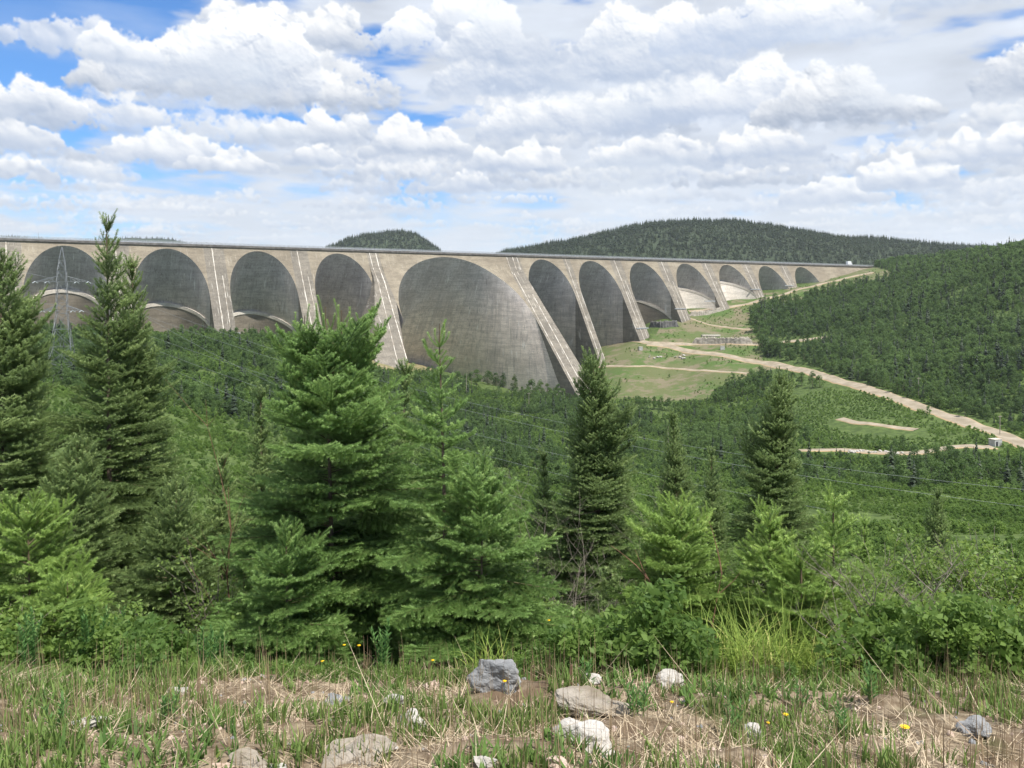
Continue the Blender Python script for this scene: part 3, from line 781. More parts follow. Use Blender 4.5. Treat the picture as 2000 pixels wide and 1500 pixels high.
M['bark'] = plain('grey_brown_bark', (.16,.13,.10), .95, .3, 12.)
M['birchbark'] = plain('pale_birch_bark', (.50,.47,.42), .9, .25, 6.)
def crown_broad(seed, h, rad, nclump, nleaf, leaf, mat, low=.12, shape=1.0):
    rg = np.random.RandomState(seed); L = Leaves()
    for c in range(nclump):
        t = rg.uniform(low, 1.0); env = math.sin(math.pi * min(1, (t - low) / (1 - low) * .86 + .14) ** .8) ** .7
        ang = rg.uniform(0, 6.283); rr = rad * env * math.sqrt(rg.uniform(.05, 1)) * .85
        cen = np.array([math.cos(ang) * rr, math.sin(ang) * rr, h * t * .93]); cr = rad * rg.uniform(.26, .48)
        k = nleaf // nclump; d = rg.normal(size=(k, 3)); d /= np.linalg.norm(d, axis=1)[:, None]
        P = cen + d * (cr * rg.uniform(.35, 1.0, k) ** .5)[:, None] * np.array([1, 1, .8 * shape])
        P[:, 2] = np.maximum(P[:, 2], .02 * h)
        L.add(P, leaf, rg, np.clip(rg.uniform(.1, .8) + rg.uniform(-.25, .25, k), 0, 1), .5)
    return L.mesh('crown', mat)
def crown_cone(seed, h, rad, mat, layers=11, k=13, spread=.5):
    rg = np.random.RandomState(seed); L = Leaves(); V = []; T = []
    for i in range(layers):
        t = i / (layers - 1); z = h * (.08 + .86 * t); r = rad * (1 - t) ** .85 + rad * .07
        for j in range(max(4, int(k * (1 - .6 * t)))):
            a = rg.uniform(0, 6.283); rr = r * rg.uniform(.7, 1.15); w_ = rr * spread * rg.uniform(.5, .9) + .02 * h * .3
            ca, sa = math.cos(a), math.sin(a); zz = z + rg.uniform(-.04, .04) * h; dr = rr * .35 + .03 * h
            V += [(0, 0, zz + .05 * h), (ca * rr * .6 - sa * w_, sa * rr * .6 + ca * w_, zz - dr * .35), (ca * rr, sa * rr, zz - dr * .6), (ca * rr * .6 + sa * w_, sa * rr * .6 - ca * w_, zz - dr * .35)]
            T.append(rg.uniform(0, 1))
    V += [(-.02 * h, 0, h * .88), (0, 0, h * 1.02), (.02 * h, 0, h * .88), (0, .02 * h, h * .9)]; T.append(.5)
    return make_mesh('crown', np.array(V), np.arange(len(V)).reshape(-1, 4), (mat,), attrs={'tint': ('FACE', T)})
def proto_col(name, meshes):
    c = bpy.data.collections.new(name)
    for i, me in enumerate(meshes):
        o = bpy.data.objects.new('%s_tree' % name + '_%02d' % i, me); c.objects.link(o)
    return c
def scatter(name, P, scl, col, npro, seed=0, tilt=0.0, kind='stuff'):
    rg = np.random.RandomState(seed); n = len(P)
    me = bpy.data.meshes.new(name); me.vertices.add(n); me.vertices.foreach_set('co', np.asarray(P, np.float32).ravel())
    for an, arr in (('scl', scl), ('rz', rg.uniform(0, 6.283, n)), ('tx', rg.normal(0, tilt, n) if tilt else np.zeros(n))):
        me.attributes.new(an, 'FLOAT', 'POINT').data.foreach_set('value', np.asarray(arr, np.float32))
    pid = rg.randint(0, npro, n)
    if npro == 9: pid = np.where((pid >= 7) & (rg.uniform(size=n) < .45), pid - 5, pid)
    me.attributes.new('pid', 'INT', 'POINT').data.foreach_set('value', pid.astype(np.int32))
    o = bpy.data.objects.new(name, me); COL.objects.link(o); tag(o, kind=kind)
    g = bpy.data.node_groups.new(name + '_scatter', 'GeometryNodeTree')
    g.interface.new_socket('Geometry', in_out='INPUT', socket_type='NodeSocketGeometry')
    g.interface.new_socket('Geometry', in_out='OUTPUT', socket_type='NodeSocketGeometry')
    gi = g.nodes.new('NodeGroupInput'); go = g.nodes.new('NodeGroupOutput')
    def na(nm, ty):
        q = g.nodes.new('GeometryNodeInputNamedAttribute'); q.data_type = ty; q.inputs[0].default_value = nm; return q.outputs[0]
    ci = g.nodes.new('GeometryNodeCollectionInfo'); ci.inputs[0].default_value = col
    ci.inputs['Separate Children'].default_value = True; ci.inputs['Reset Children'].default_value = True
    ip = g.nodes.new('GeometryNodeInstanceOnPoints'); cx = g.nodes.new('ShaderNodeCombineXYZ')
    L = g.links.new
    L(gi.outputs[0], ip.inputs['Points']); L(ci.outputs[0], ip.inputs['Instance']); ip.inputs['Pick Instance'].default_value = True
    L(na('pid', 'INT'), ip.inputs['Instance Index']); L(na('rz', 'FLOAT'), cx.inputs[2]); L(na('tx', 'FLOAT'), cx.inputs[0])
    L(cx.outputs[0], ip.inputs['Rotation']); L(na('scl', 'FLOAT'), ip.inputs['Scale']); L(ip.outputs[0], go.inputs[0])
    md = o.modifiers.new('scatter', 'NODES'); md.node_group = g
    return o
# hill forests
cc = proto_col('hill_conifer', [crown_cone(100 + i, 12, 2.6 + .5 * (i % 3), M['conf_far'], 7, 9, .75) for i in range(5)])
rg = np.random.RandomState(77)
for nm, P, lab in (('hill_forest', hp1, None), ('small_hill_forest', hp2, None), ('distant_hill_forest', hp3, None)):
    scatter(nm, P, rg.uniform(.6, 1.35, len(P)) * (1.4 if nm[0] == 'd' else 1.1), cc, 5, len(P))
def near_road(X, Y, extra):
    r = np.zeros(len(X), bool)
    for ri, (C, wd) in enumerate(ROADS):
        d = np.full(len(X), 1e9)
        for i in range(0, len(C), 2): d = np.minimum(d, (X - C[i, 0]) ** 2 + (Y - C[i, 1]) ** 2)
        r |= d < (wd / 2 + extra) ** 2
        if ri >= 5:      # scrub is cleared on the near side of the two valley tracks
            for i in range(0, len(C), 3): r |= (np.abs(X - C[i, 0] * Y / C[i, 1]) < 7) & (Y < C[i, 1]) & (Y > C[i, 1] - 26)
    return r
def dam_clear(X, Y):
    """True where the dam's own footprint is"""
    s = (X - P0.x) * U.x + (Y - P0.y) * U.y; d = (X - P0.x) * NN.x + (Y - P0.y) * NN.y; z = tz(X, Y)
    cen = (s > 262) & (s < 482); x = np.clip((s - 381) / 76, -1, 1)
    front = np.where(cen, np.where((s < 300) | (s > 445), 9.3 + .95 * (25 - z), 9.3 + .95 * (25 - z) - 62 * np.sqrt(1 - x * x) - 8), .57 * (ZT - z))
    return (d < front + 3) & (d > -120) & (s < 1130)
def pts_in(y0, y1, step, seed, a0=-.78, a1=.78):
    rg = np.random.RandomState(seed); ys = []; xs = []
    Y = np.arange(y0, y1, step)
    for y in Y:
        x = np.arange(y * a0, y * a1, step); xs.append(x); ys.append(np.full(len(x), y))
    X = np.concatenate(xs); Yv = np.concatenate(ys)
    return X + rg.uniform(-.5, .5, len(X)) * step, Yv + rg.uniform(-.5, .5, len(X)) * step, rg
def cull(X, Y, Z, margin=60):
    px, py = proj(X, Y, Z); return (px > -margin) & (px < 2000 + margin)
# 1: wooded right hill and valley trees, beyond 300 m
pd = proto_col('broadleaf', [crown_broad(200 + i, 8.0, 2.3 + .35 * (i % 3), 12 + i, 800, .30, M['decid_far'], .05, 1.25) for i in range(7)] + [crown_cone(250 + i, 11.5, 1.9, M['conf_far'], 12, 11, .6) for i in range(2)])
X, Y, rg = pts_in(300, 1330, 4.9, 1, -.72, .95)
Z = tz(X, Y); px, py = proj(X, Y, Z)
okm = cull(X, Y, Z, 140) & ~near_road(X, Y, 3.2) & ~zone_meadow(X, Y, Z) & ~zone_low(X, Y, Z) & ~zone_bare(X, Y, Z) & ~dam_clear(X, Y)
s_, d_ = (X - P0.x) * U.x + (Y - P0.y) * U.y, (X - P0.x) * NN.x + (Y - P0.y) * NN.y
okm &= ~((d_ < 0) & (s_ < 1115))
left = (px < 1130)
tall = fbm(X / 38, Y / 38, 91) + .0
righthill = (Y > 640) & (px > 1450) & ~((py > 700) & (px < 1560)) | (px > 1700) & (py < 820)
clump = (fbm(X / 30, Y / 30, 92, 3) > .05)
sc = np.where(righthill, 1.12 + tall * 1.6, np.where(clump, .92, .40) + tall * .4)
sc = np.where(left & ~clump, .40 + tall * .3, sc)
sc = np.clip(sc, .28, 2.0) * rg.uniform(.55, 1.35, len(X))
big = sc > .62
keep = okm & (big | (Y < 2000)) & (rg.uniform(size=len(X)) < np.where(righthill, .80, 1.0))
P = np.stack([X, Y, Z - .2], 1)[keep]
scatter('valley_forest', P, sc[keep], pd, 9, 11, .04)
print('valley', keep.sum())
# extra low scrub beyond 300 m where the wood is young
ps = proto_col('scrub', [crown_broad(300 + i, 2.4, 1.5, 7, 260, .26, M['shrub'], .02) for i in range(6)])
X, Y, rg = pts_in(300, 800, 2.5, 2, -.72, .8)
Z = tz(X, Y); px, py = proj(X, Y, Z)
k = cull(X, Y, Z, 60) & ~near_road(X, Y, .6) & ~zone_meadow(X, Y, Z) & ~zone_bare(X, Y, Z) & ~dam_clear(X, Y) & ~((Y > 640) & (px > 1500)) & (rg.uniform(size=len(X)) < .8) & (fbm(X / 30, Y / 30, 97, 4) + rg.uniform(-.06, .06, len(X)) > -.14)
scatter('valley_scrub', np.stack([X, Y, Z - .1], 1)[k], (rg.uniform(.6, 1.3, len(X)) * np.where(zone_low(X, Y, Z), .65, 1))[k], ps, 6, 12, .05)
print('scrub', k.sum())
X, Y, rg = pts_in(650, 1300, 5.0, 6, -.1, .6); Z = tz(X, Y)
k = zone_meadow(X, Y, Z) & ~near_road(X, Y, 1.5) & ~dam_clear(X, Y) & (fbm(X / 30, Y / 30, 95, 4) + rg.uniform(-.15, .15, len(X)) > .10)
scatter('meadow_scrub', np.stack([X, Y, Z - .1], 1)[k], rg.uniform(.3, .9, k.sum()), ps, 6, 15, .05)
# 2: valley floor and slope scrub from 60 to 300 m
pm = proto_col('alder', [crown_broad(400 + i, 2.6, 1.35, 11, 700, .16, M['shrub'], .02) for i in range(6)])
X, Y, rg = pts_in(60, 300, 1.9, 3, -.70, .70)
Z = tz(X, Y); k = cull(X, Y, Z, 60) & ~near_road(X, Y, .5)
tall = fbm(X / 16, Y / 16, 93, 3)
k &= (rg.uniform(size=len(X)) < .85) & (fbm(X / 20, Y / 20, 96, 4) + rg.uniform(-.08, .08, len(X)) > -.13)
scatter('slope_scrub', np.stack([X, Y, Z - .1], 1)[k], np.clip(.62 + tall * 1.6, .3, 1.6)[k] * rg.uniform(.7, 1.25, k.sum()), pm, 6, 13, .06)
print('slope', k.sum())
# 3: leafy undergrowth from 9 to 60 m
pn = proto_col('undergrowth', [crown_broad(500 + i, 1.4, .75, 12, 1500, .055, M['shrub'], .0) for i in range(5)])
X, Y, rg = pts_in(9.5, 60, .85, 4, -.72, .72)
Z = tz(X, Y); k = cull(X, Y, Z, 80)
tall = fbm(X / 6, Y / 6, 94, 3)
sc = np.clip(.75 + tall * 1.4, .4, 1.4) * rg.uniform(.7, 1.2, len(X)) * np.clip(.55 + (Y - 9) / 40, .55, 1.25)
scatter('undergrowth', np.stack([X, Y, Z - .08], 1)[k], sc[k], pn, 5, 14, .08)
print('under', k.sum())
#ENDFOREST
#SPRUCES
# ------------------------------------------------------------ spruces with needles, one crown mesh each
def needles_mat(name, dark, light, tip, trans=.38):
    def fn(N):
        t = attr(N, 'tint')
        c = N.mix(N.rng(t, 0, .6), dark, light); c = N.mix(N.rng(t, .62, 1.0), c, tip)
        return leafy(N, c, trans, N.mix(.5, c, tuple(q * 1.5 for q in tip)), .5, .3)
    return material(name, fn)
M['needle_blue'] = needles_mat('blue_green_needles', (.080,.145,.042), (.20,.32,.095), (.42,.55,.20))
M['needle_dark'] = needles_mat('dark_olive_needles', (.070,.108,.038), (.175,.245,.085), (.35,.44,.17))
M['needle_bright'] = needles_mat('fresh_green_needles', (.115,.185,.045), (.265,.39,.10), (.48,.60,.19))
M['twigbark'] = plain('spruce_twig_bark', (.12,.09,.055), .9, .25, 20.)
M['spbark'] = plain('spruce_bark', (.15,.115,.085), .95, .35, 15.)
def perp(d):
    a = np.cross(d, np.array([0, 0, 1.0])); n = np.linalg.norm(a)
    return a / n if n > 1e-4 else np.array([1.0, 0, 0])
def template(rg, n, spread=.62, wid=.11, fwd=.45):
    """needles round a unit shoot along z; radial size is scaled separately"""
    V = []
    for i in range(n):
        a = i * 2.399 + rg.uniform(-.4, .4); z = (i + rg.uniform(0, 1)) / n
        ca, sa = math.cos(a), math.sin(a); r = rg.uniform(.75, 1.1)
        V += [(-sa * wid, ca * wid, z - .03, 0), (sa * wid, -ca * wid, z + .03, 0), (ca * r, sa * r, z, fwd)]
    return np.array(V)   # last column: extra forward reach, in needle lengths
def needle_mesh(P0_, P1_, nl, tint, rg, ncount, wid):
    P0_ = np.array(P0_); P1_ = np.array(P1_); nl = np.array(nl)[:, None]; n = len(P0_)
    d = P1_ - P0_; L = np.linalg.norm(d, axis=1)[:, None]; d = d / np.maximum(L, 1e-6)
    r = rg.normal(size=(n, 3)); a = np.cross(d, r); a /= np.linalg.norm(a, axis=1)[:, None]; b = np.cross(d, a)
    ts = [template(rg, ncount, wid=wid) for _ in range(4)]; pick = rg.randint(0, 4, n)
    T = np.stack(ts)[pick]                                   # n, 3k, 4
    V = P0_[:, None] + (a[:, None] * T[..., 0:1] + b[:, None] * T[..., 1:2]) * nl[:, None] + d[:, None] * (T[..., 2:3] * L[:, None] + T[..., 3:4] * nl[:, None])
    V = V.reshape(-1, 3); tt = np.repeat(np.array(tint), ncount) + rg.uniform(-.08, .08, n * ncount)
    return V, np.clip(tt, 0, 1)
def spruce_parts(seed, H, R_, ws, nb, lead, sl, nlen, ncount, expo=.9, up_top=60, up_low=5, droop=18, tipup=25, inter=4, latgap=1.3, wid=.10, candle=1.0, bare=.16, tops=1, gaps=0.0, skirt=.05, ncan=4, leader_curve=.25, newg=.3, rag=.22, bare_top=1.0):
    rg = np.random.RandomState(seed); P, Q_, NLn, T = [], [], [], []; wood = MB(); ph = rg.uniform(0, 6.28, 3)
    bend = rg.uniform(-.03, .03, 2)
    def axis(z): t = z / H; return np.array([bend[0] * H * t * t, bend[1] * H * t * t, z])
    def seg(p, q, tint, f=1.0): P.append(p); Q_.append(q); NLn.append(nlen * f); T.append(tint)
    def chain(p, az, el, L, tint, tipt, curve=0.0, f=1.0, step=None):
        st = step or sl; n = max(1, int(round(L / st))); st = L / n; pts = [p]
        for i in range(n):
            e = el + curve * (i + .5) / n; ce = math.cos(e)
            q = pts[-1] + st * np.array([math.cos(az) * ce, math.sin(az) * ce, math.sin(e)])
            seg(pts[-1], q, tipt if i == n - 1 else tint, f); pts.append(q); az += rg.uniform(-.09, .09)
        return pts
    def branch(z, az, L, t):
        el0 = R(up_top + (up_low - up_top) * min(1, t * 1.9)) + rg.uniform(-.12, .12)
        bt = rg.uniform(.05, .5); p = axis(z); n = max(2, int(L / sl)); st = L / n; pts = [p]; Az = az
        for i in range(n):
            u = (i + .5) / n; el = el0 - R(droop) * min(1, t * 2) * u * 1.4 + R(tipup) * u * u
            ce = math.cos(el); q = pts[-1] + st * np.array([math.cos(Az) * ce, math.sin(Az) * ce, math.sin(el)]); Az += rg.uniform(-.05, .05)
            u1 = (i + 1) / n
            if u1 > bare: seg(pts[-1], q, bt + (newg if i >= n - 2 else 0), 1.05)
            if u1 > bare + .04 and i % max(1, int(latgap + .5)) == 0 or (u1 > .8):
                for sg in (-1, 1):
                    if rg.uniform() < .12: continue
                    ll = min(.62 * (1 - u1) * L + sl * rg.uniform(.9, 1.8), .6 * L)
                    la = Az + sg * R(rg.uniform(42, 62)); le = el - R(6) + rg.uniform(-.15, .12)
                    lt = bt + rg.uniform(-.12, .12); pp = chain(q, la, le, ll, lt, lt + newg, R(10))
                    if ll > 2.4 * sl:
                        for k in range(1, len(pp) - 1):
                            for s2 in (-1, 1):
                                if rg.uniform() < .25: continue
                                l2 = max(sl * .8, ll * .45 * (1 - k / len(pp))); chain(pp[k], la + s2 * R(rg.uniform(40, 60)), le - R(4) + rg.uniform(-.2, .1), l2, lt, lt + newg * .8, R(8))
            pts.append(q)
        k = max(1, len(pts) // 4); idx = list(range(0, len(pts), k)); 
        if idx[-1] != len(pts) - 1: idx.append(len(pts) - 1)
        wr = .003 + .005 * L; wood.tube([pts[i] for i in idx], [wr * (1 - .85 * i / len(pts)) for i in idx], 3, False)
    z = H - lead * bare_top; first = True
    while z > skirt * H:
        t = (H - z) / H; L = R_ * min(1, t ** expo * 1.06 + .02) * (1 if t < .85 else 1 - (t - .85) * 1.2)
        L = max(L, lead * .55)
        off = rg.uniform(0, 6.28); k = nb + rg.randint(-1, 2)
        for j in range(k):
            if rg.uniform() < gaps: continue
            a_ = off + j * 6.283 / k + rg.uniform(-.25, .25); lump = 1 + rag * math.sin(z * 3.1 + ph[0] + math.sin(a_ * 2 + ph[1]) * 2.0) * .6 + rag * math.sin(a_ * 1.0 + z * 1.3 + ph[2]) * .6
            branch(z + rg.uniform(-.05, .05), a_, L * lump * rg.uniform(.72, 1.15), t)
        gap = ws * rg.uniform(.8, 1.2) * (1.0 if t > .12 else candle)
        for j in range(inter if t > .14 else 1):
            zz = z - gap * rg.uniform(.2, .85)
            if zz > skirt * H and rg.uniform() > gaps: branch(zz, rg.uniform(0, 6.28), L * rg.uniform(.45, .85), t)
        z -= gap
    # leaders: a candle on top with a ring of shoots bending upwards
    for k in range(tops):
        o = np.array([0, 0, 0.]) if k == 0 else np.array([(-.22, .17, -.1)[k - 1], rg.uniform(-.05, .05), -(.10, .04, .2)[k - 1]])
        p = axis(H - lead) + o; wood.tube([axis(H - lead * 2.2), p], [.012, .007], 4, False)
        chain(p, rg.uniform(0, 6.28), R(84), lead * .98, .55, .75, -leader_curve, 1.0)
        wood.tube([p, p + np.array([0, 0, lead * .7])], [.007, .004], 4, False)
        for j in range(ncan):
            chain(p, j * 6.283 / ncan + rg.uniform(-.4, .4), R(rg.uniform(22, 55)), lead * rg.uniform(.55, .95), .6, .85, R(50), 1.0)
    V, tt = needle_mesh(P, Q_, NLn, T, rg, ncount, wid)
    me = make_mesh('crown', V, np.arange(len(V)).reshape(-1, 3), (), attrs={'tint': ('FACE', tt)})
    tr = MB(); zs = np.linspace(-.3, H - lead * 1.0, 12)
    tr.tube([axis(max(0, q)) + np.array([0, 0, min(0, q)]) for q in zs], [max(.005, .0085 * (H - q) + .003) for q in zs], 7)
    return me, tr, wood, len(P)
def spruce(px, toppy, Y, R_, mat, label, cat='spruce tree', name='spruce_tree', group=None, dbase=0.0, **kw):
    X = (px - 1000) / F * Y; zt = (HY - toppy) / F * Y; zb = float(tz(X, Y)[0]) - .05 + dbase; H = zt - zb
    root = empty(name, (X, Y, zb)); tag(root, label, cat, group)
    me, tr, wood, n = spruce_parts(kw.pop('seed', int(px) + int(Y)), H, R_, **kw); me.materials.append(M[mat])
    c = bpy.data.objects.new('crown', me); COL.objects.link(c); c.parent = root
    wood.build('branches', M['twigbark'], root); tr.build('trunk', M['spbark'], root)
    print(label, round(H, 2), n); return root
NEAR = dict(ws=.19, nb=7, lead=.36, sl=.070, nlen=.025, ncount=32, wid=.17, inter=6, latgap=1)
MIDT = dict(ws=.20, nb=7, lead=.30, sl=.10, nlen=.034, ncount=20, wid=.20, inter=9, latgap=1)
MANY = []
# centre group
MANY += [
 (650, 572, 9.0, 1.42, 'needle_blue', 'big blue-green young spruce with three upright candle tops, left of the slim single-topped one', dict(NEAR, tops=3, expo=.55, rag=.5, gaps=.22, up_low=10, ncan=6, lead=.50, candle=1.5, bare_top=1.7, inter=8)),
 (872, 612, 8.4, 1.05, 'needle_blue', 'slim young spruce with one long bare leader standing in front of the wide arch', dict(NEAR, expo=.95, rag=.4, gaps=.1, ws=.26, lead=.34, nb=5, inter=3, bare_top=1.7, ncan=5, leader_curve=.9)),
 (940, 900, 7.9, .95, 'needle_blue', 'low bushy fresh green spruce filling the foot of the central clump', dict(NEAR, expo=.62, lead=.16, inter=5)),
 (560, 1040, 7.8, .75, 'needle_blue', 'low spreading spruce at the lower left foot of the big blue-green one', dict(NEAR, expo=.6, lead=.14)),
 (772, 700, 12.5, .75, 'needle_dark', 'small dark spruce tip rising between the two central spruces', dict(MIDT)),
 (510, 745, 12.8, .80, 'needle_dark', 'thin dark spruce just left of the big blue-green spruce', dict(MIDT, gaps=.15)),
 # left group
 (215, 412, 14.0, 1.45, 'needle_dark', 'tallest spruce, ragged pointed top rising above the dam crest', dict(MIDT, expo=.75, gaps=.22, rag=.55, lead=.34, ws=.26)),
 (283, 495, 14.8, 1.05, 'needle_dark', 'spruce top just right of the tallest spruce, below the crest line', dict(MIDT, expo=.6, rag=.35)),
 (6, 500, 12.5, 1.30, 'needle_dark', 'dark spruce cut off by the left edge of the view', dict(MIDT, expo=.5, rag=.35)),
 (432, 885, 11.8, .70, 'needle_dark', 'dull green spruce in the gap between the tallest and the big blue-green one', dict(MIDT, expo=.6, rag=.3, lead=.2)),
 (62, 565, 14.2, .85, 'needle_dark', 'narrow dark spruce between the edge spruce and the tallest one', dict(MIDT, expo=.6, rag=.35)),
 (330, 940, 11.2, 1.00, 'needle_dark', 'dull green spruce leaning over the grass in front of the tallest one', dict(MIDT, expo=.6, lead=.2)),
 (140, 860, 11.6, 1.10, 'needle_dark', 'shaded spruce below the tallest one, behind the bright young spruces', dict(MIDT, expo=.6, lead=.2)),
 (60, 985, 8.2, 1.0, 'needle_bright', 'bright green young spruce with pale curving shoots at far left', dict(NEAR, expo=.6, lead=.26, ncan=6)),
 (130, 1120, 7.5, .68, 'needle_bright', 'knee-high bright spruce right of the far-left young one', dict(NEAR, expo=.6, lead=.2)),
 # right group
 (1175, 692, 17.0, 1.42, 'needle_dark', 'tall dense dark spruce right of the dam foot', dict(MIDT, expo=.52, rag=.42, gaps=.08, inter=12, nb=8)),
 (1066, 875, 18.0, .75, 'needle_dark', 'slender dark spruce close to the left of the tall dense one', dict(MIDT, expo=.7)),
 (1330, 800, 20.0, 1.15, 'needle_dark', 'middle-sized spruce with a thin rusty tip between the two tall right spruces', dict(MIDT, expo=.72)),
 (1394, 868, 22.5, .95, 'needle_dark', 'smaller spruce right beside the rusty-tipped one', dict(MIDT, expo=.7)),
 (1514, 728, 18.0, 1.12, 'needle_dark', 'sunlit tapering spruce standing before the gravel road', dict(MIDT, expo=.46, rag=.42, gaps=.08, inter=12, nb=8)),
 (1690, 1000, 19.0, .65, 'needle_bright', 'little round-topped spruce right of the road spruce', dict(MIDT, expo=.8)),
 (1832, 950, 22.0, 1.05, 'needle_dark', 'lone small dark spruce among leafy shrubs on the right', dict(MIDT, expo=.7)),
 (1325, 975, 8.3, .95, 'needle_bright', 'fresh green young spruce in front of the rusty-tipped spruce', dict(NEAR, expo=.62, lead=.26, ncan=5)),
 (1500, 985, 8.0, .75, 'needle_bright', 'young spruce whose pale leader shoots curl over, below the sunlit spruce', dict(NEAR, expo=.75, lead=.28, ncan=5, leader_curve=1.2)),
 (1628, 950, 7.6, .75, 'needle_bright', 'young spruce with two long arching leader shoots at right', dict(NEAR, expo=1.0, lead=.24, nb=5, ncan=3, leader_curve=1.1, inter=3)),
 (1565, 1080, 7.4, .70, 'needle_bright', 'short leafy-looking spruce behind the tall grass clump', dict(NEAR, expo=.6, lead=.14)),
 (1190, 1110, 11.0, .60, 'needle_dark', 'low grey-green spruce at the foot of the tall dense one', dict(MIDT, expo=.6, lead=.12)),
]
#SPRUCELOOP
for q in MANY: spruce(q[0], q[1], q[2], q[3], q[4], q[5], **q[6])
#ENDSPRUCES
#HAZE
def haze():
    x0, x1, y0, y1, z0, z1 = -9000, 9000, -60, 10500, -1400, 560
    V = [(x, y, z) for z in (z0, z1) for y in (y0, y1) for x in (x0, x1)]
    m = bpy.data.materials.new('thin_air_haze'); m.use_nodes = True; t = m.node_tree; t.nodes.clear()
    v = t.nodes.new('ShaderNodeVolumePrincipled'); v.inputs['Density'].default_value = 0.000045; v.inputs['Color'].default_value = (.86, .93, 1.0, 1)
    v.inputs['Anisotropy'].default_value = 0.2
    o = t.nodes.new('ShaderNodeOutputMaterial'); t.links.new(v.outputs[0], o.inputs['Volume'])
    b = mobj('haze', np.array(V, float), [(0, 2, 3, 1), (4, 5, 7, 6), (0, 1, 5, 4), (2, 6, 7, 3), (0, 4, 6, 2), (1, 3, 7, 5)], m); tag(b, kind='stuff')
haze()
#MIDOBJECTS
# ------------------------------------------------------------ single trees one can pick out in the valley
tall_crowns = [crown_broad(600 + i, 9.5, 2.6 + .4 * (i % 3), 16, 1300, .26, M['decid'], .10) for i in range(6)]
def trunk_mesh(h, r):
    mb = MB(); mb.tube([(0, 0, -.5), (0.05, 0, h * .3), (-.05, .06, h * .62), (0, 0, h * .9)], [r, r * .8, r * .5, r * .15], 6)
    for a in range(5): mb.tube([(0, 0, h * (.3 + .1 * a)), (math.cos(a * 2.4) * h * .12, math.sin(a * 2.4) * h * .12, h * (.42 + .1 * a))], [r * .35, r * .1], 4)
    return mb
tmb = trunk_mesh(9.5, .16); trunk_me = make_mesh('trunk', np.array(tmb.v), tmb.f, (M['bark'],))
crng = random.Random(4)
def single_tree(px, py, ymin, hpx, label, group, ymax=1500):
    X, Y, Z = ground_at(px, py, ymin, ymax); h = hpx / F * Y
    root = empty('broadleaf_tree', (X, Y, Z - .1), crng.uniform(0, 6.28)); tag(root, label, 'tree', group)
    c = bpy.data.objects.new('crown', crng.choice(tall_crowns)); t = bpy.data.objects.new('trunk', trunk_me)
    for o in (c, t): COL.objects.link(o); o.parent = root; o.scale = (h / 9.5 * crng.uniform(.85, 1.2),) * 2 + (h / 9.5,)
    return root
def row(path, n, ymin, hp, label, group, jit=8):
    L = [0]
    for a, b in zip(path[:-1], path[1:]): L.append(L[-1] + math.dist(a, b))
    for i in range(n):
        t = L[-1] * (i + .5) / n + crng.uniform(-.4, .4) * L[-1] / n; t = min(max(t, 0), L[-1])
        single_tree(float(np.interp(t, L, [p[0] for p in path])), float(np.interp(t, L, [p[1] for p in path])) + crng.uniform(-.3, .5) * jit, ymin, crng.uniform(*hp), label, group)
row([(1470,634),(1476,645),(1484,662),(1490,690),(1530,700)], 12, 700, (24, 40), 'green broadleaf tree on the forest edge facing the grassy slope', 'trees on the forest edge by the grassy slope')
row([(1540,704),(1620,722),(1720,752),(1820,790),(1900,815)], 20, 430, (22, 36), 'broadleaf tree lining the upper side of the gravel road', 'trees along the upper side of the road')
row([(1465,620),(1540,592),(1640,570),(1700,556),(1740,548)], 13, 850, (14, 24), 'small broadleaf tree where the wood meets the crest ramp meadow', 'trees at the top edge of the meadow')
row([(880,758),(940,752),(1000,760),(1060,772),(1110,782)], 14, 600, (24, 38), 'round dark green tree at the foot of the wide central arch', 'trees at the foot of the wide arch')
row([(1390,790),(1440,778),(1500,762),(1560,756),(1610,752)], 13, 500, (22, 36), 'dark broadleaf tree below the grassy slope, left of the road', 'trees between the meadow and the road')
row([(1790,950),(1860,948),(1930,942),(2010,940)], 14, 250, (42, 62), 'tall rounded dark tree near the pale track on the right', 'tall trees by the valley track')
row([(1240,800),(1300,802),(1360,812)], 8, 400, (20, 32), 'dark bushy tree along the lower rim of the meadow', 'trees on the lower rim of the meadow')
# ------------------------------------------------------------ rock outcrops and boulders far off
def rock_m(name, a, b, c, sc=3.0, spots=.5):
    def fn(N):
        p = pos(N); n = N.noise(p, sc, 6, .65); f = N.noise(p, sc * 7, 5, .7); v = N.vor(p, sc * 9, 0)
        k = N.mix(N.rng(n, .35, .65), a, b); k = N.mix(N.m('MULTIPLY', N.rng(f, .55, .68), spots), k, c)
        k = N.mix(N.m('MULTIPLY', N.rng(N.noise(p, sc * 22, 3, .8), .58, .68), .5), k, tuple(q * .45 for q in a))
        return princ(N, k, .9, bump(N, N.m('ADD', n, N.m('MULTIPLY', f, .5)), .7, .12 / sc), .2)
    return material(name, fn)
M['granite_pale'] = rock_m('pale_granite', (.36,.335,.30), (.52,.49,.45), (.22,.20,.15))
M['granite_grey'] = rock_m('grey_granite', (.20,.205,.21), (.30,.30,.30), (.42,.42,.40))
M['granite_pink'] = rock_m('pinkish_granite', (.44,.32,.25), (.55,.44,.37), (.30,.25,.20))
M['granite_brown'] = rock_m('brown_mossy_granite', (.24,.20,.15), (.36,.32,.27), (.14,.15,.07))
M['cliff_pale'] = rock_m('blasted_pale_rock', (.30,.27,.22), (.44,.40,.34), (.16,.14,.12), .25)
M['cliff_dark'] = rock_m('blasted_dark_rock', (.10,.10,.10), (.20,.19,.18), (.32,.31,.29), .25)
import bmesh
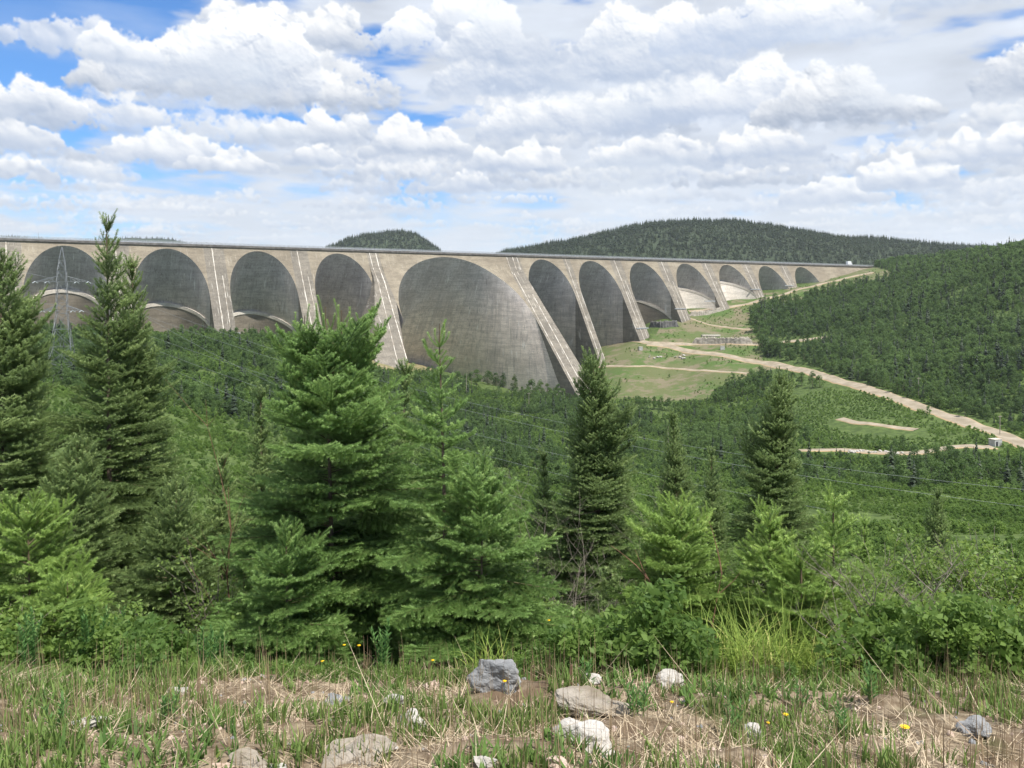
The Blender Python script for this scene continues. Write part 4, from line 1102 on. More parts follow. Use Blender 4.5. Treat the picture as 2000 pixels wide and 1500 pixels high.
def rock_mesh(seed, sub=4, rough=.22, facets=9, flat=1.0):
    bm = bmesh.new(); bmesh.ops.create_icosphere(bm, subdivisions=sub, radius=1.0); rr = random.Random(seed)
    pl = [(Vector((rr.gauss(0, 1), rr.gauss(0, 1), rr.gauss(0, .8))).normalized(), rr.uniform(.42, .85)) for _ in range(facets)]
    o = Vector((seed * 3.1, seed * 1.7, 0))
    for v in bm.verts:
        p = v.co.copy()
        for n_, d_ in pl:
            k = p.dot(n_) - d_
            if k > 0: p -= n_ * k * .92
        p += v.co * (mnoise.noise(p * 1.6 + o) * rough + mnoise.noise(p * 5 + o) * rough * .3 + mnoise.noise(p * 14 + o) * rough * .12)
        v.co = p
    me = bpy.data.meshes.new('rock'); bm.to_mesh(me); bm.free(); return me
def outcrop(name, path, hpx, ymin, mat, label, cat='rock face', seed=1, dep=6):
    """blocky rock face along a line seen in the photo"""
    pts = [ground_at(px, py, ymin) for px, py in path]; n = 60; m = 10
    P = np.array(pts); L = np.concatenate([[0], np.cumsum(np.linalg.norm(np.diff(P[:, :2], axis=0), axis=1))]); t = np.linspace(0, L[-1], n)
    C = np.stack([np.interp(t, L, P[:, k]) for k in range(3)], 1); rg = np.random.RandomState(seed); V = []
    H0 = hpx / F * P[0][1]
    blk = np.repeat(rg.uniform(-.5, .5, n), 1)
    for i in range(n):
        taper = min(1, (i + .6) / 5, (n - i - .4) / 5)
        for j in range(m):
            u = j / (m - 1); h = H0 * taper * (.75 + .5 * rg.uniform()) if j == m - 3 else H0 * taper * min(1, u * 1.35)
            out = -1.2 * (1 - u) + blk[i] * 1.1 + rg.uniform(-.35, .35)
            back = 0 if j < m - 2 else dep * (j - m + 3) * .5
            if j == m - 1: h *= .2
            V.append((C[i, 0] + rg.uniform(-.2, .2), C[i, 1] + out + back, C[i, 2] - .8 + h))
    ii = np.arange(n * m).reshape(n, m); Q = np.stack([ii[:-1, :-1], ii[1:, :-1], ii[1:, 1:], ii[:-1, 1:]], -1).reshape(-1, 4)
    o = mobj(name, np.array(V), Q, mat); tag(o, label, cat); return o
outcrop('rock_outcrop', [(1352,671),(1400,672),(1440,672),(1472,671)], 13, 700, M['cliff_pale'], 'pale blasted rock face above the road at the foot of the slope', seed=3)
outcrop('rock_outcrop', [(1268,640),(1290,640),(1326,638)], 13, 800, M['cliff_dark'], 'dark rock outcrop beside the foot of the third small arch right of centre', seed=5)
outcrop('stone_embankment', [(1345,617),(1380,615),(1415,606)], 9, 800, M['cliff_pale'], 'stony embankment under the crest ramp road', 'embankment', seed=7, dep=5)
proto_r = [rock_mesh(40 + i, 3, .3, 8) for i in range(5)]
def boulder(px, py, ymin, sz, mat, label, group, sq=.7):
    X, Y, Z = ground_at(px, py, ymin); me = crng.choice(proto_r).copy(); me.materials.append(M[mat])
    o = bpy.data.objects.new('boulder', me); COL.objects.link(o); s = sz / F * Y / 2
    o.location = (X, Y, Z + s * .25); o.scale = (s, s * crng.uniform(.7, 1.1), s * sq); o.rotation_euler = (0, 0, crng.uniform(0, 6.3))
    tag(o, label, 'boulder', group)
for i in range(20): boulder(1655 + i * 5.6 + crng.uniform(-2, 2), 884 + crng.uniform(-3, 2) + max(0, i - 12) * .5, 250, crng.uniform(6, 11), 'granite_pale', 'pale boulder in the row lining the valley track', 'boulders lining the valley track')
for i in range(12): boulder(crng.choice((1278, 1325)) + crng.uniform(-12, 14), 699 + crng.uniform(-4, 4), 600, crng.uniform(4, 8), 'granite_pale', 'pale boulder scattered on the grassy slope under the road', 'boulders on the grassy slope')
# ------------------------------------------------------------ small buildings and the truck on the crest
M['conc_block'] = plain('grey_concrete_block', (.42,.42,.40), .9, .2, .8)
M['dark'] = plain('dark_opening', (.03,.03,.035), .6)
M['whitepaint'] = plain('white_vehicle_paint', (.75,.76,.76), .4, .04, 1.)
M['glass'] = plain('tinted_glass', (.06,.10,.12), .12, .1, 1., .6)
M['rubber'] = plain('tyre_rubber', (.03,.03,.03), .85)
def shed(px, py, ymin, w, h, d, rz, label, name='concrete_shed', door=True):
    X, Y, Z = ground_at(px, py, ymin); s = Y / F; w, h, d = w * s, h * s, d * s
    r = empty(name, (X, Y, Z - .2), rz); tag(r, label, 'shed' if door else 'concrete block')
    mb = MB(); mb.box((0, 0, h / 2), (w, d, h)); mb.build('wall', M['conc_block'], r)
    mb = MB(); mb.box((0, 0, h + .12), (w * 1.08, d * 1.08, .24)); mb.build('roof', M['pale'], r)
    if door: mb = MB(); mb.box((-w * .22, -d / 2 - .03, h * .36), (w * .26, .06, h * .72)); mb.build('door', M['dark'], r)
    return r
shed(1944, 870, 250, 19, 13, 14, .35, 'pale grey concrete shed beside the gravel road at far right')
shed(1653, 561, 800, 8, 5, 6, .5, 'tiny grey hut on the bright meadow under the crest ramp', 'hut')
shed(1251, 684, 600, 7, 7, 6, .2, 'squat concrete block on the slope left below the road fork', 'concrete_block', False)
shed(1411, 683, 600, 8, 7, 6, -.1, 'squat concrete block on the strip of grass between the two roads', 'concrete_block', False)
def flat_roof():
    X, Y, Z = ground_at(1388, 657, 700); s = Y / F; r = empty('viewing_platform', (X, Y, Z), .1); tag(r, 'low pale platform with a railing above the blasted rock face', 'platform')
    mb = MB(); mb.box((0, 0, 1.0), (36 * s, 5, 1.6)); mb.build('slab', M['pale'], r)
    mb = MB(); mb.box((0, -2.4, 2.7), (36 * s, .15, .15))
    for k in range(9): mb.box((-18 * s + k * 4.5 * s, -2.4, 2.2), (.15, .12, 1.0))
    mb.build('railing', M['rail'], r)
flat_roof()
def truck():
    p = Vector(D(1073, -4.0, 43.03)); r = empty('box_truck', p, math.atan2(U.y, U.x) + math.pi); tag(r, 'white high-sided truck driving along the right end of the dam crest', 'truck'); r.scale = (1.25, 1.25, 1.25)
    mb = MB(); mb.box((1.4, 0, 3.1), (6.8, 2.6, 4.4)); b = mb.build('cargo_body', M['whitepaint'], r)
    # cab: sloping windscreen profile
    pr = [(-2.1, .7), (-4.3, .7), (-4.35, 2.1), (-3.7, 3.6), (-2.1, 3.8)]; V = [(x, y, z) for y in (-1.2, 1.2) for x, z in pr]; n = len(pr)
    cab = mobj('cab', np.array(V), [tuple(range(n)), tuple(range(2 * n - 1, n - 1, -1))] + [((i + 1) % n, i, n + i, n + (i + 1) % n) for i in range(n)], M['whitepaint'], r)
    mobj('windscreen', np.array([(-4.36, -1.05, 2.2), (-4.36, 1.05, 2.2), (-3.80, 1.05, 3.42), (-3.80, -1.05, 3.42)]), [(0, 1, 2, 3)], M['glass'], cab)
    for y in (-1.215, 1.215): mobj('side_window', np.array([(-4.0, y, 2.2), (-2.9, y, 2.2), (-2.9, y, 3.2), (-3.6, y, 3.2)]), [(0, 1, 2, 3)], M['glass'], cab)
    mb = MB(); mb.box((.2, 0, .75), (9.0, .9, .3)); mb.build('chassis', M['dark'], r)
    for x in (-3.3, 2.2, 3.6):
        for y in (-1.15, 1.15):
            mb = MB(); mb.tube([(x, y - .14, .5), (x, y + .14, .5)], .5, 14); mb.build('wheel', M['rubber'], r)
    for y in (-.85, .85): mb = MB(); mb.box((-4.36, y, 1.1), (.06, .35, .2)); mb.build('headlight', M['pale'], r)
truck()
# lamp posts on the crest
for s_, lab in ((20, 'thin lamp post on the crest above the left arches'), (262, 'thin lamp post on the crest left of the small hill'), (560, 'thin lamp post on the crest right of the wide arch')):
    r = empty('lamp_post', D(s_, 1.0, 43)); tag(r, lab, 'lamp post')
    mb = MB(); mb.tube([(0, 0, 0), (0, 0, 5.0)], [.12, .08], 6); mb.build('pole', M['steel'], r)
    mb = MB(); mb.tube([(0, 0, 5.0), (-.4, .9, 5.3)], .06, 5); mb.box((-.5, 1.1, 5.3), (.3, .7, .14)); mb.build('lamp_head', M['rail'], r)
# ------------------------------------------------------------ lattice pylon, poles and wires
def pylon(px, toppy, Y):
    X = (px - 1000) / F * Y; zt = (HY - toppy) / F * Y; zb = float(tz(X, Y)[0]); H = zt - zb
    r = empty('lattice_pylon', (X, Y, zb), .35); tag(r, 'tall grey lattice power pylon in front of the leftmost arches', 'pylon')
    lv = [(0, 5.6), (.12, 4.6), (.25, 3.6), (.38, 2.7), (.50, 2.0), (.58, 1.9), (.66, 1.85), (.74, 1.75), (.82, 1.5), (.90, 1.0), (1.0, .12)]
    body = MB(); brace = MB()
    def P(i, c): h, w_ = lv[i]; return Vector(((-1, 1, 1, -1)[c] * w_, (-1, -1, 1, 1)[c] * w_, h * H))
    for c in range(4): body.tube([P(i, c) for i in range(len(lv))], .11, 4)
    for i in range(len(lv) - 1):
        for c in range(4):
            d = (c + 1) % 4; brace.tube([P(i, c), P(i + 1, d)], .07, 3); brace.tube([P(i, d), P(i + 1, c)], .07, 3)
            brace.tube([P(i + 1, c), P(i + 1, d)], .06, 3)
            if i < 4:
                mid = (P(i, c) + P(i, d)) / 2; brace.tube([mid, (P(i, c) + P(i + 1, d)) / 2], .05, 3); brace.tube([mid, (P(i, d) + P(i + 1, c)) / 2], .05, 3)
    body.build('leg_frame', M['steel'], r); brace.build('bracing', M['steel'], r)
    ends = []
    for hf, half in ((.74, 9.5), (.52, 7.0)):
        for sg in (-1, 1):
            a = MB(); z = hf * H; tip = Vector((sg * half, 0, z))
            for y in (-1, 1):
                a.tube([(sg * 1.7, y * 1.6, z), tip], .09, 3); a.tube([(sg * 1.7, y * 1.5, z + 2.2), tip], .08, 3)
                for k in range(1, 5):
                    u = k / 5; p1 = Vector((sg * 1.7, y * 1.6, z)).lerp(tip, u); p2 = Vector((sg * 1.7, y * 1.5, z + 2.2)).lerp(tip, u); a.tube([p1, p2], .05, 3)
                    p3 = Vector((sg * 1.7, y * 1.6, z)).lerp(tip, min(1, u + .2)); a.tube([p2, p3], .05, 3)
            arm = a.build('cross_arm', M['steel'], r)
            for q in (.55, 1.0):
                for side in (-1, 1):
                    ib = MB(); s0 = Vector((sg * half * q, 0, z)); e = s0 + Vector((.9 * side * .6, side * 2.4, -.6))
                    ib.tube([s0.lerp(e, t / 12) for t in range(13)], [.05 if t % 2 else .16 for t in range(13)], 6); ib.build('insulator', M['glassins'], arm)
            ends.append((sg * half, z))
    return r, X, Y, zb, H, ends
py_, TXp, TYp, TZp, TH, ENDS = pylon(121, 483, 330)
def wire(ts, P, label, rad=.05, group='power lines crossing the valley'):
    """P: three (photo column, row, distance) points; a sagging curve through them, drawn for parameters ts"""
    A = [Vector(((a - 1000) / F * y, y, (HY - b) / F * y)) for a, b, y in P]
    t1 = (A[1].x - A[0].x) / (A[2].x - A[0].x); pts = []
    for k in range(61):
        t = ts[0] + (ts[1] - ts[0]) * k / 60
        x = A[0].x + (A[2].x - A[0].x) * t; y = A[0].y + (A[2].y - A[0].y) * t
        z = A[0].z * (t - t1) * (t - 1) / t1 + A[1].z * t * (t - 1) / (t1 * (t1 - 1)) + A[2].z * t * (t - t1) / (1 - t1); pts.append((x, y, z))
    mb = MB(); mb.tube(pts, rad, 4); o = mb.build('power_line', M['wire']); tag(o, label, 'power line', group)
WR = [(160,545,805,956,'uppermost wire crossing the valley below the road'),(95,543,822,989,'second wire from the top, just below the uppermost one'),
      (150,602,866,1060,'third wire down, passing behind the tall dark spruces'),(98,600,903,1112,'fourth wire down across the valley'),
      (170,548,935,1160,'fifth wire down, above the leafy shrubs'),(90,604,968,1215,'lowest wire of those crossing the valley')]
for i, (a, b, c, d, lab) in enumerate(WR):
    Y2 = 205; xm = 0.0; x0_ = (a - 1000) / F * 330; x2_ = (2000 - 1000) / F * Y2; tm = (0 - x0_) / (x2_ - x0_); Ym = 330 + (Y2 - 330) * tm
    wire((0, 1.45), [(a, b, 330), (1000, c, Ym), (2000, d, Y2)], lab, .027)
for a, b, lab in ((98, 543, 'short wire running from the pylon out of the left side'), (150, 602, 'lower short wire leaving the pylon to the left')):
    wire((0, 1), [(a, b, 330), (20, b - 16, 338), (-260, b - 20, 360)], lab, .05, 'wires left of the pylon')
def pole(px, base, top, ymin, label, arm=True, Yf=None):
    X, Y, Z = ground_at(px, base, ymin) if Yf is None else ((px - 1000) / F * Yf, Yf, float(tz((px - 1000) / F * Yf, Yf)[0]))
    zt = (HY - top) / F * Y; r = empty('utility_pole', (X, Y, Z), .4); tag(r, label, 'utility pole')
    h = zt - Z; mb = MB(); mb.tube([(0, 0, -.3), (0, 0, h)], [.24, .17], 8); mb.build('pole', M['wood'], r)
    if arm: mb = MB(); mb.box((0, 0, h - .7), (3.2, .2, .22)); mb.build('cross_arm', M['wood'], r)
pole(1033, 795, 767, 400, 'pale utility pole with a crossarm in the valley before the wide arch')
pole(911, 768, 729, 400, 'bare pole standing right at the foot of the wide arch', False)
pole(1305, 872, 833, 300, 'thin pole rising left of the rusty-tipped spruce', False)
pole(1794, 775, 737, 450, 'utility pole among the trees above the gravel road')
pole(1953, 850, 811, 300, 'utility pole with a crossarm beside the gravel road at far right')
pole(597, 690, 650, 500, 'thin pole by the foot of the fourth arch from the left', True)

#FOREGROUND
# ------------------------------------------------------------ stones on the near bank
ROCKS = [(975,1348,125,66,'granite_grey','large angular grey boulder behind the bank, centre'),
 (845,1346,40,24,'granite_pink','small pinkish stone left of the large grey boulder'),
 (1155,1334,42,26,'granite_pale','small white stone right of the large grey boulder'),
 (1308,1345,70,44,'granite_pale','pale stone half hidden in grass at the foot of the tall grass clump'),
 (1148,1398,135,44,'granite_brown','long flat arched stone above the big white rock'),
 (1148,1468,122,78,'granite_pale','big white angular rock with a shaded lower left side'),
 (768,1382,56,34,'granite_pale','pale slanting stone among straw, left of centre'),
 (800,1418,66,36,'granite_pale','white stone just below the pale slanting stone'),
 (700,1492,150,40,'granite_brown','broad flat grey-brown slab at the bottom left of centre'),
 (745,1478,60,36,'granite_pale','white lump on the end of the broad flat slab'),
 (486,1506,90,60,'granite_brown','rounded brown rock cut by the bottom edge'),
 (428,1506,44,26,'granite_pink','small pink stone left of the rounded brown rock'),
 (545,1510,50,24,'granite_pale','small white stone right of the rounded brown rock'),
 (943,1498,48,34,'granite_pale','small white stone at the bottom, left of the tan one'),
 (1090,1502,62,34,'granite_pink','smooth tan stone below the big white rock'),
 (1474,1448,62,50,'granite_pale','whitish stone crossed by plant shadows, right of centre'),
 (1915,1440,70,46,'granite_grey','flat grey stone near the right edge'),
 (165,1424,66,26,'granite_pale','low pale stone near the left edge'),
 (345,1357,46,20,'granite_pale','small pale stone on the left part of the bank'),
 (655,1376,70,22,'granite_grey','low grey stone sunk in straw left of the slanting stone')]
for i, (px, pyb, wpx, hpx, mt, lab) in enumerate(ROCKS):
    X, Y, Z = ground_at(px, pyb, 2.5, 30); s = Y / F; me = rock_mesh(i * 7 + 3, 5, .26, 15); me.materials.append(M[mt])
    o = bpy.data.objects.new('rock', me); COL.objects.link(o); w_, h_ = wpx * s / 2, hpx * s / 2
    o.scale = (w_ * 1.15, w_ * .85, h_ * (1.35 if wpx > 100 else 1.0)); o.location = (X, Y + w_ * .35, Z + h_ * .25); o.rotation_euler = (0, 0, (i * .7) % .8 - .4); tag(o, lab, 'rock')
# pebbles nobody would count
rgp = np.random.RandomState(5)
def bank_pts(n, y0=2.7, y1=7.2, seed=0, pw=1.0):
    rg = np.random.RandomState(seed); Y = y0 + (y1 - y0) * rg.uniform(size=n) ** pw; X = Y * rg.uniform(-.70, .70, n); return X, Y, tz(X, Y), rg
ppc = proto_col('pebble', [rock_mesh(90 + i, 2, .3, 6) for i in range(4)])
for o in ppc.objects: o.data.materials.append(M['granite_grey'] if o.name.endswith('1') else M['granite_pink'])
X, Y, Z, rg = bank_pts(1500, seed=8); scatter('pebbles', np.stack([X, Y, Z], 1), rg.uniform(.004, .02, len(X)) * rg.uniform(.5, 1.3, len(X)), ppc, 4, 3)
# ------------------------------------------------------------ grasses and herbs
def blades(P, az, h, w_, lean, bend, k=4, taper=1.0):
    """bent tapering strips; returns verts, quads"""
    n = len(P); dirx = np.stack([np.cos(az), np.sin(az), np.zeros(n)], 1); side = np.stack([-np.sin(az), np.cos(az), np.zeros(n)], 1)
    V = np.zeros((n, k + 1, 2, 3)); cur = P.copy(); ang = lean.copy()
    for j in range(k + 1):
        u = j / k; ww = (w_ * (1 - u ** 1.6) * (.6 + .8 * min(u * 2.5, 1)) * .5)[:, None] + .0004
        V[:, j, 0] = cur - side * ww; V[:, j, 1] = cur + side * ww
        st = (h / k)[:, None]; cur = cur + st * (dirx * np.sin(ang)[:, None] + np.array([0, 0, 1.]) * np.cos(ang)[:, None]); ang = ang + bend / k
    ii = np.arange(n * (k + 1) * 2).reshape(n, k + 1, 2)
    Q = np.stack([ii[:, :-1, 0], ii[:, :-1, 1], ii[:, 1:, 1], ii[:, 1:, 0]], -1).reshape(-1, 4)
    return V.reshape(-1, 3), Q
def blade_m(name, a, b, c=None, trans=.3):
    def fn(N):
        t = attr(N, 'tint'); col = N.mix(N.rng(t, 0, .7, 0, 1, False), a, b)
        if c: col = N.mix(N.rng(t, .8, .95), col, c)
        return leafy(N, col, trans, b, .6, .2)
    return material(name, fn)
M['grass'] = blade_m('green_grass_blades', (.085,.14,.035), (.20,.29,.075), (.42,.36,.17))
M['tallgrass'] = blade_m('yellow_green_tall_grass', (.15,.24,.05), (.32,.42,.09), (.52,.50,.18), .4)
M['straw'] = blade_m('dry_straw', (.34,.26,.17), (.62,.51,.36), (.28,.17,.10), .1)
M['stalk'] = blade_m('dead_brown_stalks', (.16,.11,.07), (.33,.25,.15), None, .0)
M['herb'] = blade_m('broad_herb_leaves', (.07,.14,.035), (.17,.28,.07), (.26,.30,.08), .35)
M['fireweed'] = blade_m('lance_shaped_leaves', (.06,.14,.04), (.15,.29,.085), (.25,.36,.12), .4)
M['petal'] = plain('yellow_petals', (.85,.55,.02), .6, .1, 20.)
M['stem'] = plain('green_stem', (.16,.20,.07), .8, .2, 20.)
M['deadwood'] = plain('bleached_dead_twigs', (.21,.18,.15), .95, .35, 15.)
M['reddead'] = plain('red_brown_dead_stem', (.17,.095,.06), .95, .35, 15.)
def patchy(X, Y, sc, seed): return fbm(X * sc, Y * sc, seed, 3)
def stuffblades(name, X, Y, per, hr, wr, spread, leanr, bendr, mat, seed, k=4):
    rg = np.random.RandomState(seed); n = len(X); P = np.repeat(np.stack([X, Y], 1), per, 0); P += rg.normal(0, spread, P.shape)
    hs = np.repeat(rg.uniform(.6, 1.2, n), per); N_ = len(P); Z = tz(P[:, 0], P[:, 1]) - .01
    V, Q = blades(np.concatenate([P, Z[:, None]], 1), rg.uniform(0, 6.283, N_), rg.uniform(*hr, N_) * hs, rg.uniform(*wr, N_), rg.uniform(*leanr, N_), rg.uniform(*bendr, N_), k)
    tint = np.repeat(np.clip(np.repeat(rg.uniform(0, .7, n), per) + rg.uniform(-.2, .3, N_), 0, 1), k)
    o = mobj(name, V, Q, mat, attrs={'tint': ('FACE', tint)}); tag(o, kind='stuff'); return o
# straw lying flat
X, Y, Z, rg = bank_pts(26000, 2.7, 7.3, 21, .9)
kp = patchy(X, Y, 1.6, 33) > -.12; X, Y = X[kp], Y[kp]
stuffblades('straw_litter', X, Y, 1, (.05, .28), (.0018, .0042), .0, (1.25, 1.62), (-.25, .35), M['straw'], 22, 3)
# short green tufts in patches
X, Y, Z, rg = bank_pts(7000, 2.7, 7.4, 23, .85)
kp = (patchy(X, Y, 1.3, 35) + patchy(X, Y, 4.5, 36) * .7 > .015) | (Y > 6.6); X, Y = X[kp], Y[kp]
stuffblades('grass', X, Y, 9, (.05, .16), (.005, .011), .020, (0, .5), (-.1, .9), M['grass'], 24)
X, Y, Z, rg = bank_pts(3800, 2.7, 7.2, 25)
kp = patchy(X, Y, 1.1, 37) > .0; X, Y = X[kp], Y[kp]
stuffblades('broad_herbs', X, Y, 8, (.04, .13), (.009, .018), .02, (.1, .8), (.0, .7), M['herb'], 26)
X, Y, Z, rg = bank_pts(1700, 2.7, 7.6, 27)
stuffblades('dead_stalks', X, Y, 3, (.12, .34), (.0018, .0035), .05, (-.1, .22), (-.15, .2), M['stalk'], 28, 3)
X, Y, Z, rg = bank_pts(60, 3.0, 7.5, 29)
stuffblades('long_bleached_stems', X, Y, 1, (.25, .6), (.0025, .004), .05, (.5, 1.45), (-.1, .2), M['straw'], 30, 4)
# taller growth on the far lip of the bank
rg = np.random.RandomState(31); Y = rg.uniform(5.9, 8.5, 3400); X = Y * rg.uniform(-.70, .70, len(Y)); k = (patchy(X, Y, .9, 44) > -.06); X, Y = X[k], Y[k]
stuffblades('bank_edge_grass', X, Y, 7, (.05, .18), (.005, .011), .05, (0, .7), (0, 1.3), M['grass'], 32)
pe = proto_col('edge_plant', [crown_broad(700 + i, .55, .26, 9, 420, .026, M['shrub'], .0) for i in range(5)])
Y = rg.uniform(5.9, 10.5, 2100); X = Y * rg.uniform(-.72, .72, len(Y)); k = patchy(X, Y, .8, 41) > -.08; X, Y = X[k], Y[k]
scatter('bank_edge_plants', np.stack([X, Y, tz(X, Y) - .03], 1), rg.uniform(.35, 1.15, len(X)) * np.clip(.30 + (np.abs((1000 + F * X / Y) - 740) - 200) / 350, .30, 1.15) * np.where(np.abs(1000 + F * X / Y - 1500) < 170, .35, 1), pe, 5, 42, .1)
# ---- individual plants
def leafy_stem(px, py, Y, h, nst, label, seed, mat='fireweed', leaf=.085, name='fireweed_plant', cat='plant', group=None, flower=False, spread=.06):
    rg = np.random.RandomState(seed); X = (px - 1000) / F * Y; Z = float(tz(X, Y)[0]); r = empty(name, (X, Y, Z)); tag(r, label, cat, group)
    st = MB(); PP, A_, Hh, W_, Ln, Bd = [], [], [], [], [], []
    for s in range(nst):
        a = rg.uniform(0, 6.28); hh = h * rg.uniform(.65, 1.1); b0 = np.array([math.cos(a), math.sin(a), 0]) * rg.uniform(0, spread); ln = rg.uniform(.02, .25)
        c = lambda t: b0 + np.array([math.cos(a) * ln * t * t * hh, math.sin(a) * ln * t * t * hh, hh * t])
        st.tube([c(t / 5) for t in range(6)], [.004 * (1 - t / 7) for t in range(6)], 4)
        n = int(hh / .012)
        for i in range(n):
            t = .12 + .88 * i / n; PP.append(c(t)); A_.append(i * 2.4 + rg.uniform(-.3, .3)); Hh.append(leaf * rg.uniform(.7, 1.2) * (1.15 - .55 * t)); W_.append(leaf * .19); Ln.append(1.0 - .6 * t + rg.uniform(-.2, .2)); Bd.append(rg.uniform(.1, .9))
    V, Q = blades(np.array(PP), np.array(A_), np.array(Hh), np.array(W_), np.array(Ln), np.array(Bd), 3)
    mobj('leaves', V, Q, M[mat], r, attrs={'tint': ('FACE', np.repeat(rg.uniform(0, .95, len(PP)), 3))}); st.build('stems', M['stem'], r)
    return r
FW = [(60,1290,6.6,.55,7,'fireweed clump at far left under the bright young spruce'),(170,1270,6.8,.62,8,'tall leafy fireweed clump left of the tallest spruce foot'),(225,1250,7.3,.66,7,'fireweed clump leaning against the shade of the tallest spruce'),
 (400,1330,6.3,.36,5,'low fireweed clump on the lip of the bank, left'),(425,1265,6.9,.50,6,'fireweed clump between the left and central spruces'),(745,1280,6.4,.42,5,'fireweed sprig before the central spruce, with drooping leaves'),
 (320,1440,4.6,.20,6,'leafy green plant on the bank near the left, low and dense'),(110,1470,4.2,.20,5,'leafy plant at the bottom left corner'),(1850,1270,6.6,.50,8,'fireweed clump at the right below the leafy shrubs'),
 (1960,1290,6.3,.52,8,'bright fireweed clump at the right edge'),(1700,1400,5.0,.24,5,'bushy dark herb on the straw, right'),(1560,1400,5.0,.22,4,'small herb left of the bushy dark one'),(1425,1430,4.6,.22,4,'herb growing beside the whitish stone'),
 (1300,1330,6.2,.34,4,'drooping dark herb in front of the pale stone'),(1150,1390,5.4,.16,5,'low green herb on the arched stone'),(1760,1290,6.5,.40,5,'fireweed sprig left of the shrubs'),(1640,1470,4.2,.18,4,'small herb near the yellow flower at bottom right')]
for i, (px, py, Y, h, n, lab) in enumerate(FW): leafy_stem(px, py, Y, h, n, lab, 50 + i, leaf=.085 if h > .3 else .06)
leafy_stem(1245, 1440, 4.7, .2, 5, 'silvery pale herb right of the big white rock', 90, leaf=.06)
def flower(px, py, Y, label, big=1.0):
    X = (px - 1000) / F * Y; Z = float(tz(X, Y)[0]); zt = (HY - py) / F * Y; h = max(zt - Z, .08); r = empty('yellow_flower', (X, Y, Z)); tag(r, label, 'flower', 'yellow flowers on the bank')
    st = MB(); st.tube([(0, 0, 0), (.01, 0, h * .5), (0, 0, h)], [.0025, .002, .0015], 4); st.build('stem', M['stem'], r)
    mb = MB(); R0 = .0125 * big
    for i in range(14):
        a = i * 6.283 / 14; a2 = a + .34
        mb.add([(0, 0, h), (math.cos(a) * R0, math.sin(a) * R0 - .002, h + .004), (math.cos(a + .17) * R0 * 1.15, math.sin(a + .17) * R0 * 1.15, h + .003), (math.cos(a2) * R0, math.sin(a2) * R0, h + .004)], [(0, 1, 2, 3)])
    mb.tube([(0, 0, h - .006), (0, 0, h + .005)], [.003, R0 * .5], 8); mb.build('flower_head', M['petal'], r)
FL = [(1767,1463,4.1,'large yellow flower at the bottom right',1.7),(1534,1424,4.6,'yellow flower right of the whitish stone',1.2),(1312,1412,4.8,'yellow bloom in the grass right of the arched stone',.9),(985,1367,5.2,'yellow bloom in front of the large grey boulder',1.1),
 (701,1261,6.6,'yellow bloom high against the dark foot of the central spruce',1.1),(672,1260,6.8,'yellow bloom left of the one at the central spruce foot',1.),(630,1292,6.3,'yellow bloom under the left skirt of the central spruce',1.1),(554,1326,6.1,'lone yellow bloom on the bank left of centre',1.),
 (845,1290,6.5,'yellow bloom left of the large grey boulder',1.),(1072,1212,7.4,'yellow bloom in the brush by the tall dense spruce',1.),(1663,1322,6.1,'yellow bloom at the right end of the tall grass',1.3),(1500,1440,4.5,'small yellow bloom low on the straw',.8),(1820,1332,6.0,'small yellow bloom by the right shrubs',.9)]
for q in FL: flower(q[0], q[1], q[2], q[3], q[4])
def grass_clump(px, Y, n, h, spread, label, seed, mat='tallgrass', wd=(.006, .011)):
    rg = np.random.RandomState(seed); X = (px - 1000) / F * Y; Z = float(tz(X, Y)[0])
    P = rg.normal(0, spread, (n, 2)) * np.array([1.0, .6]); zz = tz(P[:, 0] + X, P[:, 1] + Y) - Z
    V, Q = blades(np.concatenate([P, zz[:, None]], 1), rg.uniform(0, 6.283, n), rg.uniform(.25, 1.1, n) * h, rg.uniform(*wd, n), rg.uniform(0, .45, n), rg.uniform(.1, 2.6, n), 7)
    o = mobj('grass_clump', V, Q, M[mat], attrs={'tint': ('FACE', np.repeat(rg.uniform(0, 1, n), 7))}); o.location = (X, Y, Z); tag(o, label, 'grass clump')
grass_clump(1455, 6.7, 420, .82, .24, 'big clump of tall yellow-green grass right of centre', 1)
grass_clump(1540, 6.9, 300, .80, .22, 'tall grass clump right of the biggest one', 2)
grass_clump(1390, 6.8, 220, .62, .15, 'tall grass clump at the left of the biggest one', 3)
grass_clump(1625, 6.6, 160, .60, .16, 'smaller arching grass clump at the right end of the tall grass', 4)
grass_clump(960, 7.0, 130, .50, .10, 'sparse arching grass behind the large grey boulder', 5)
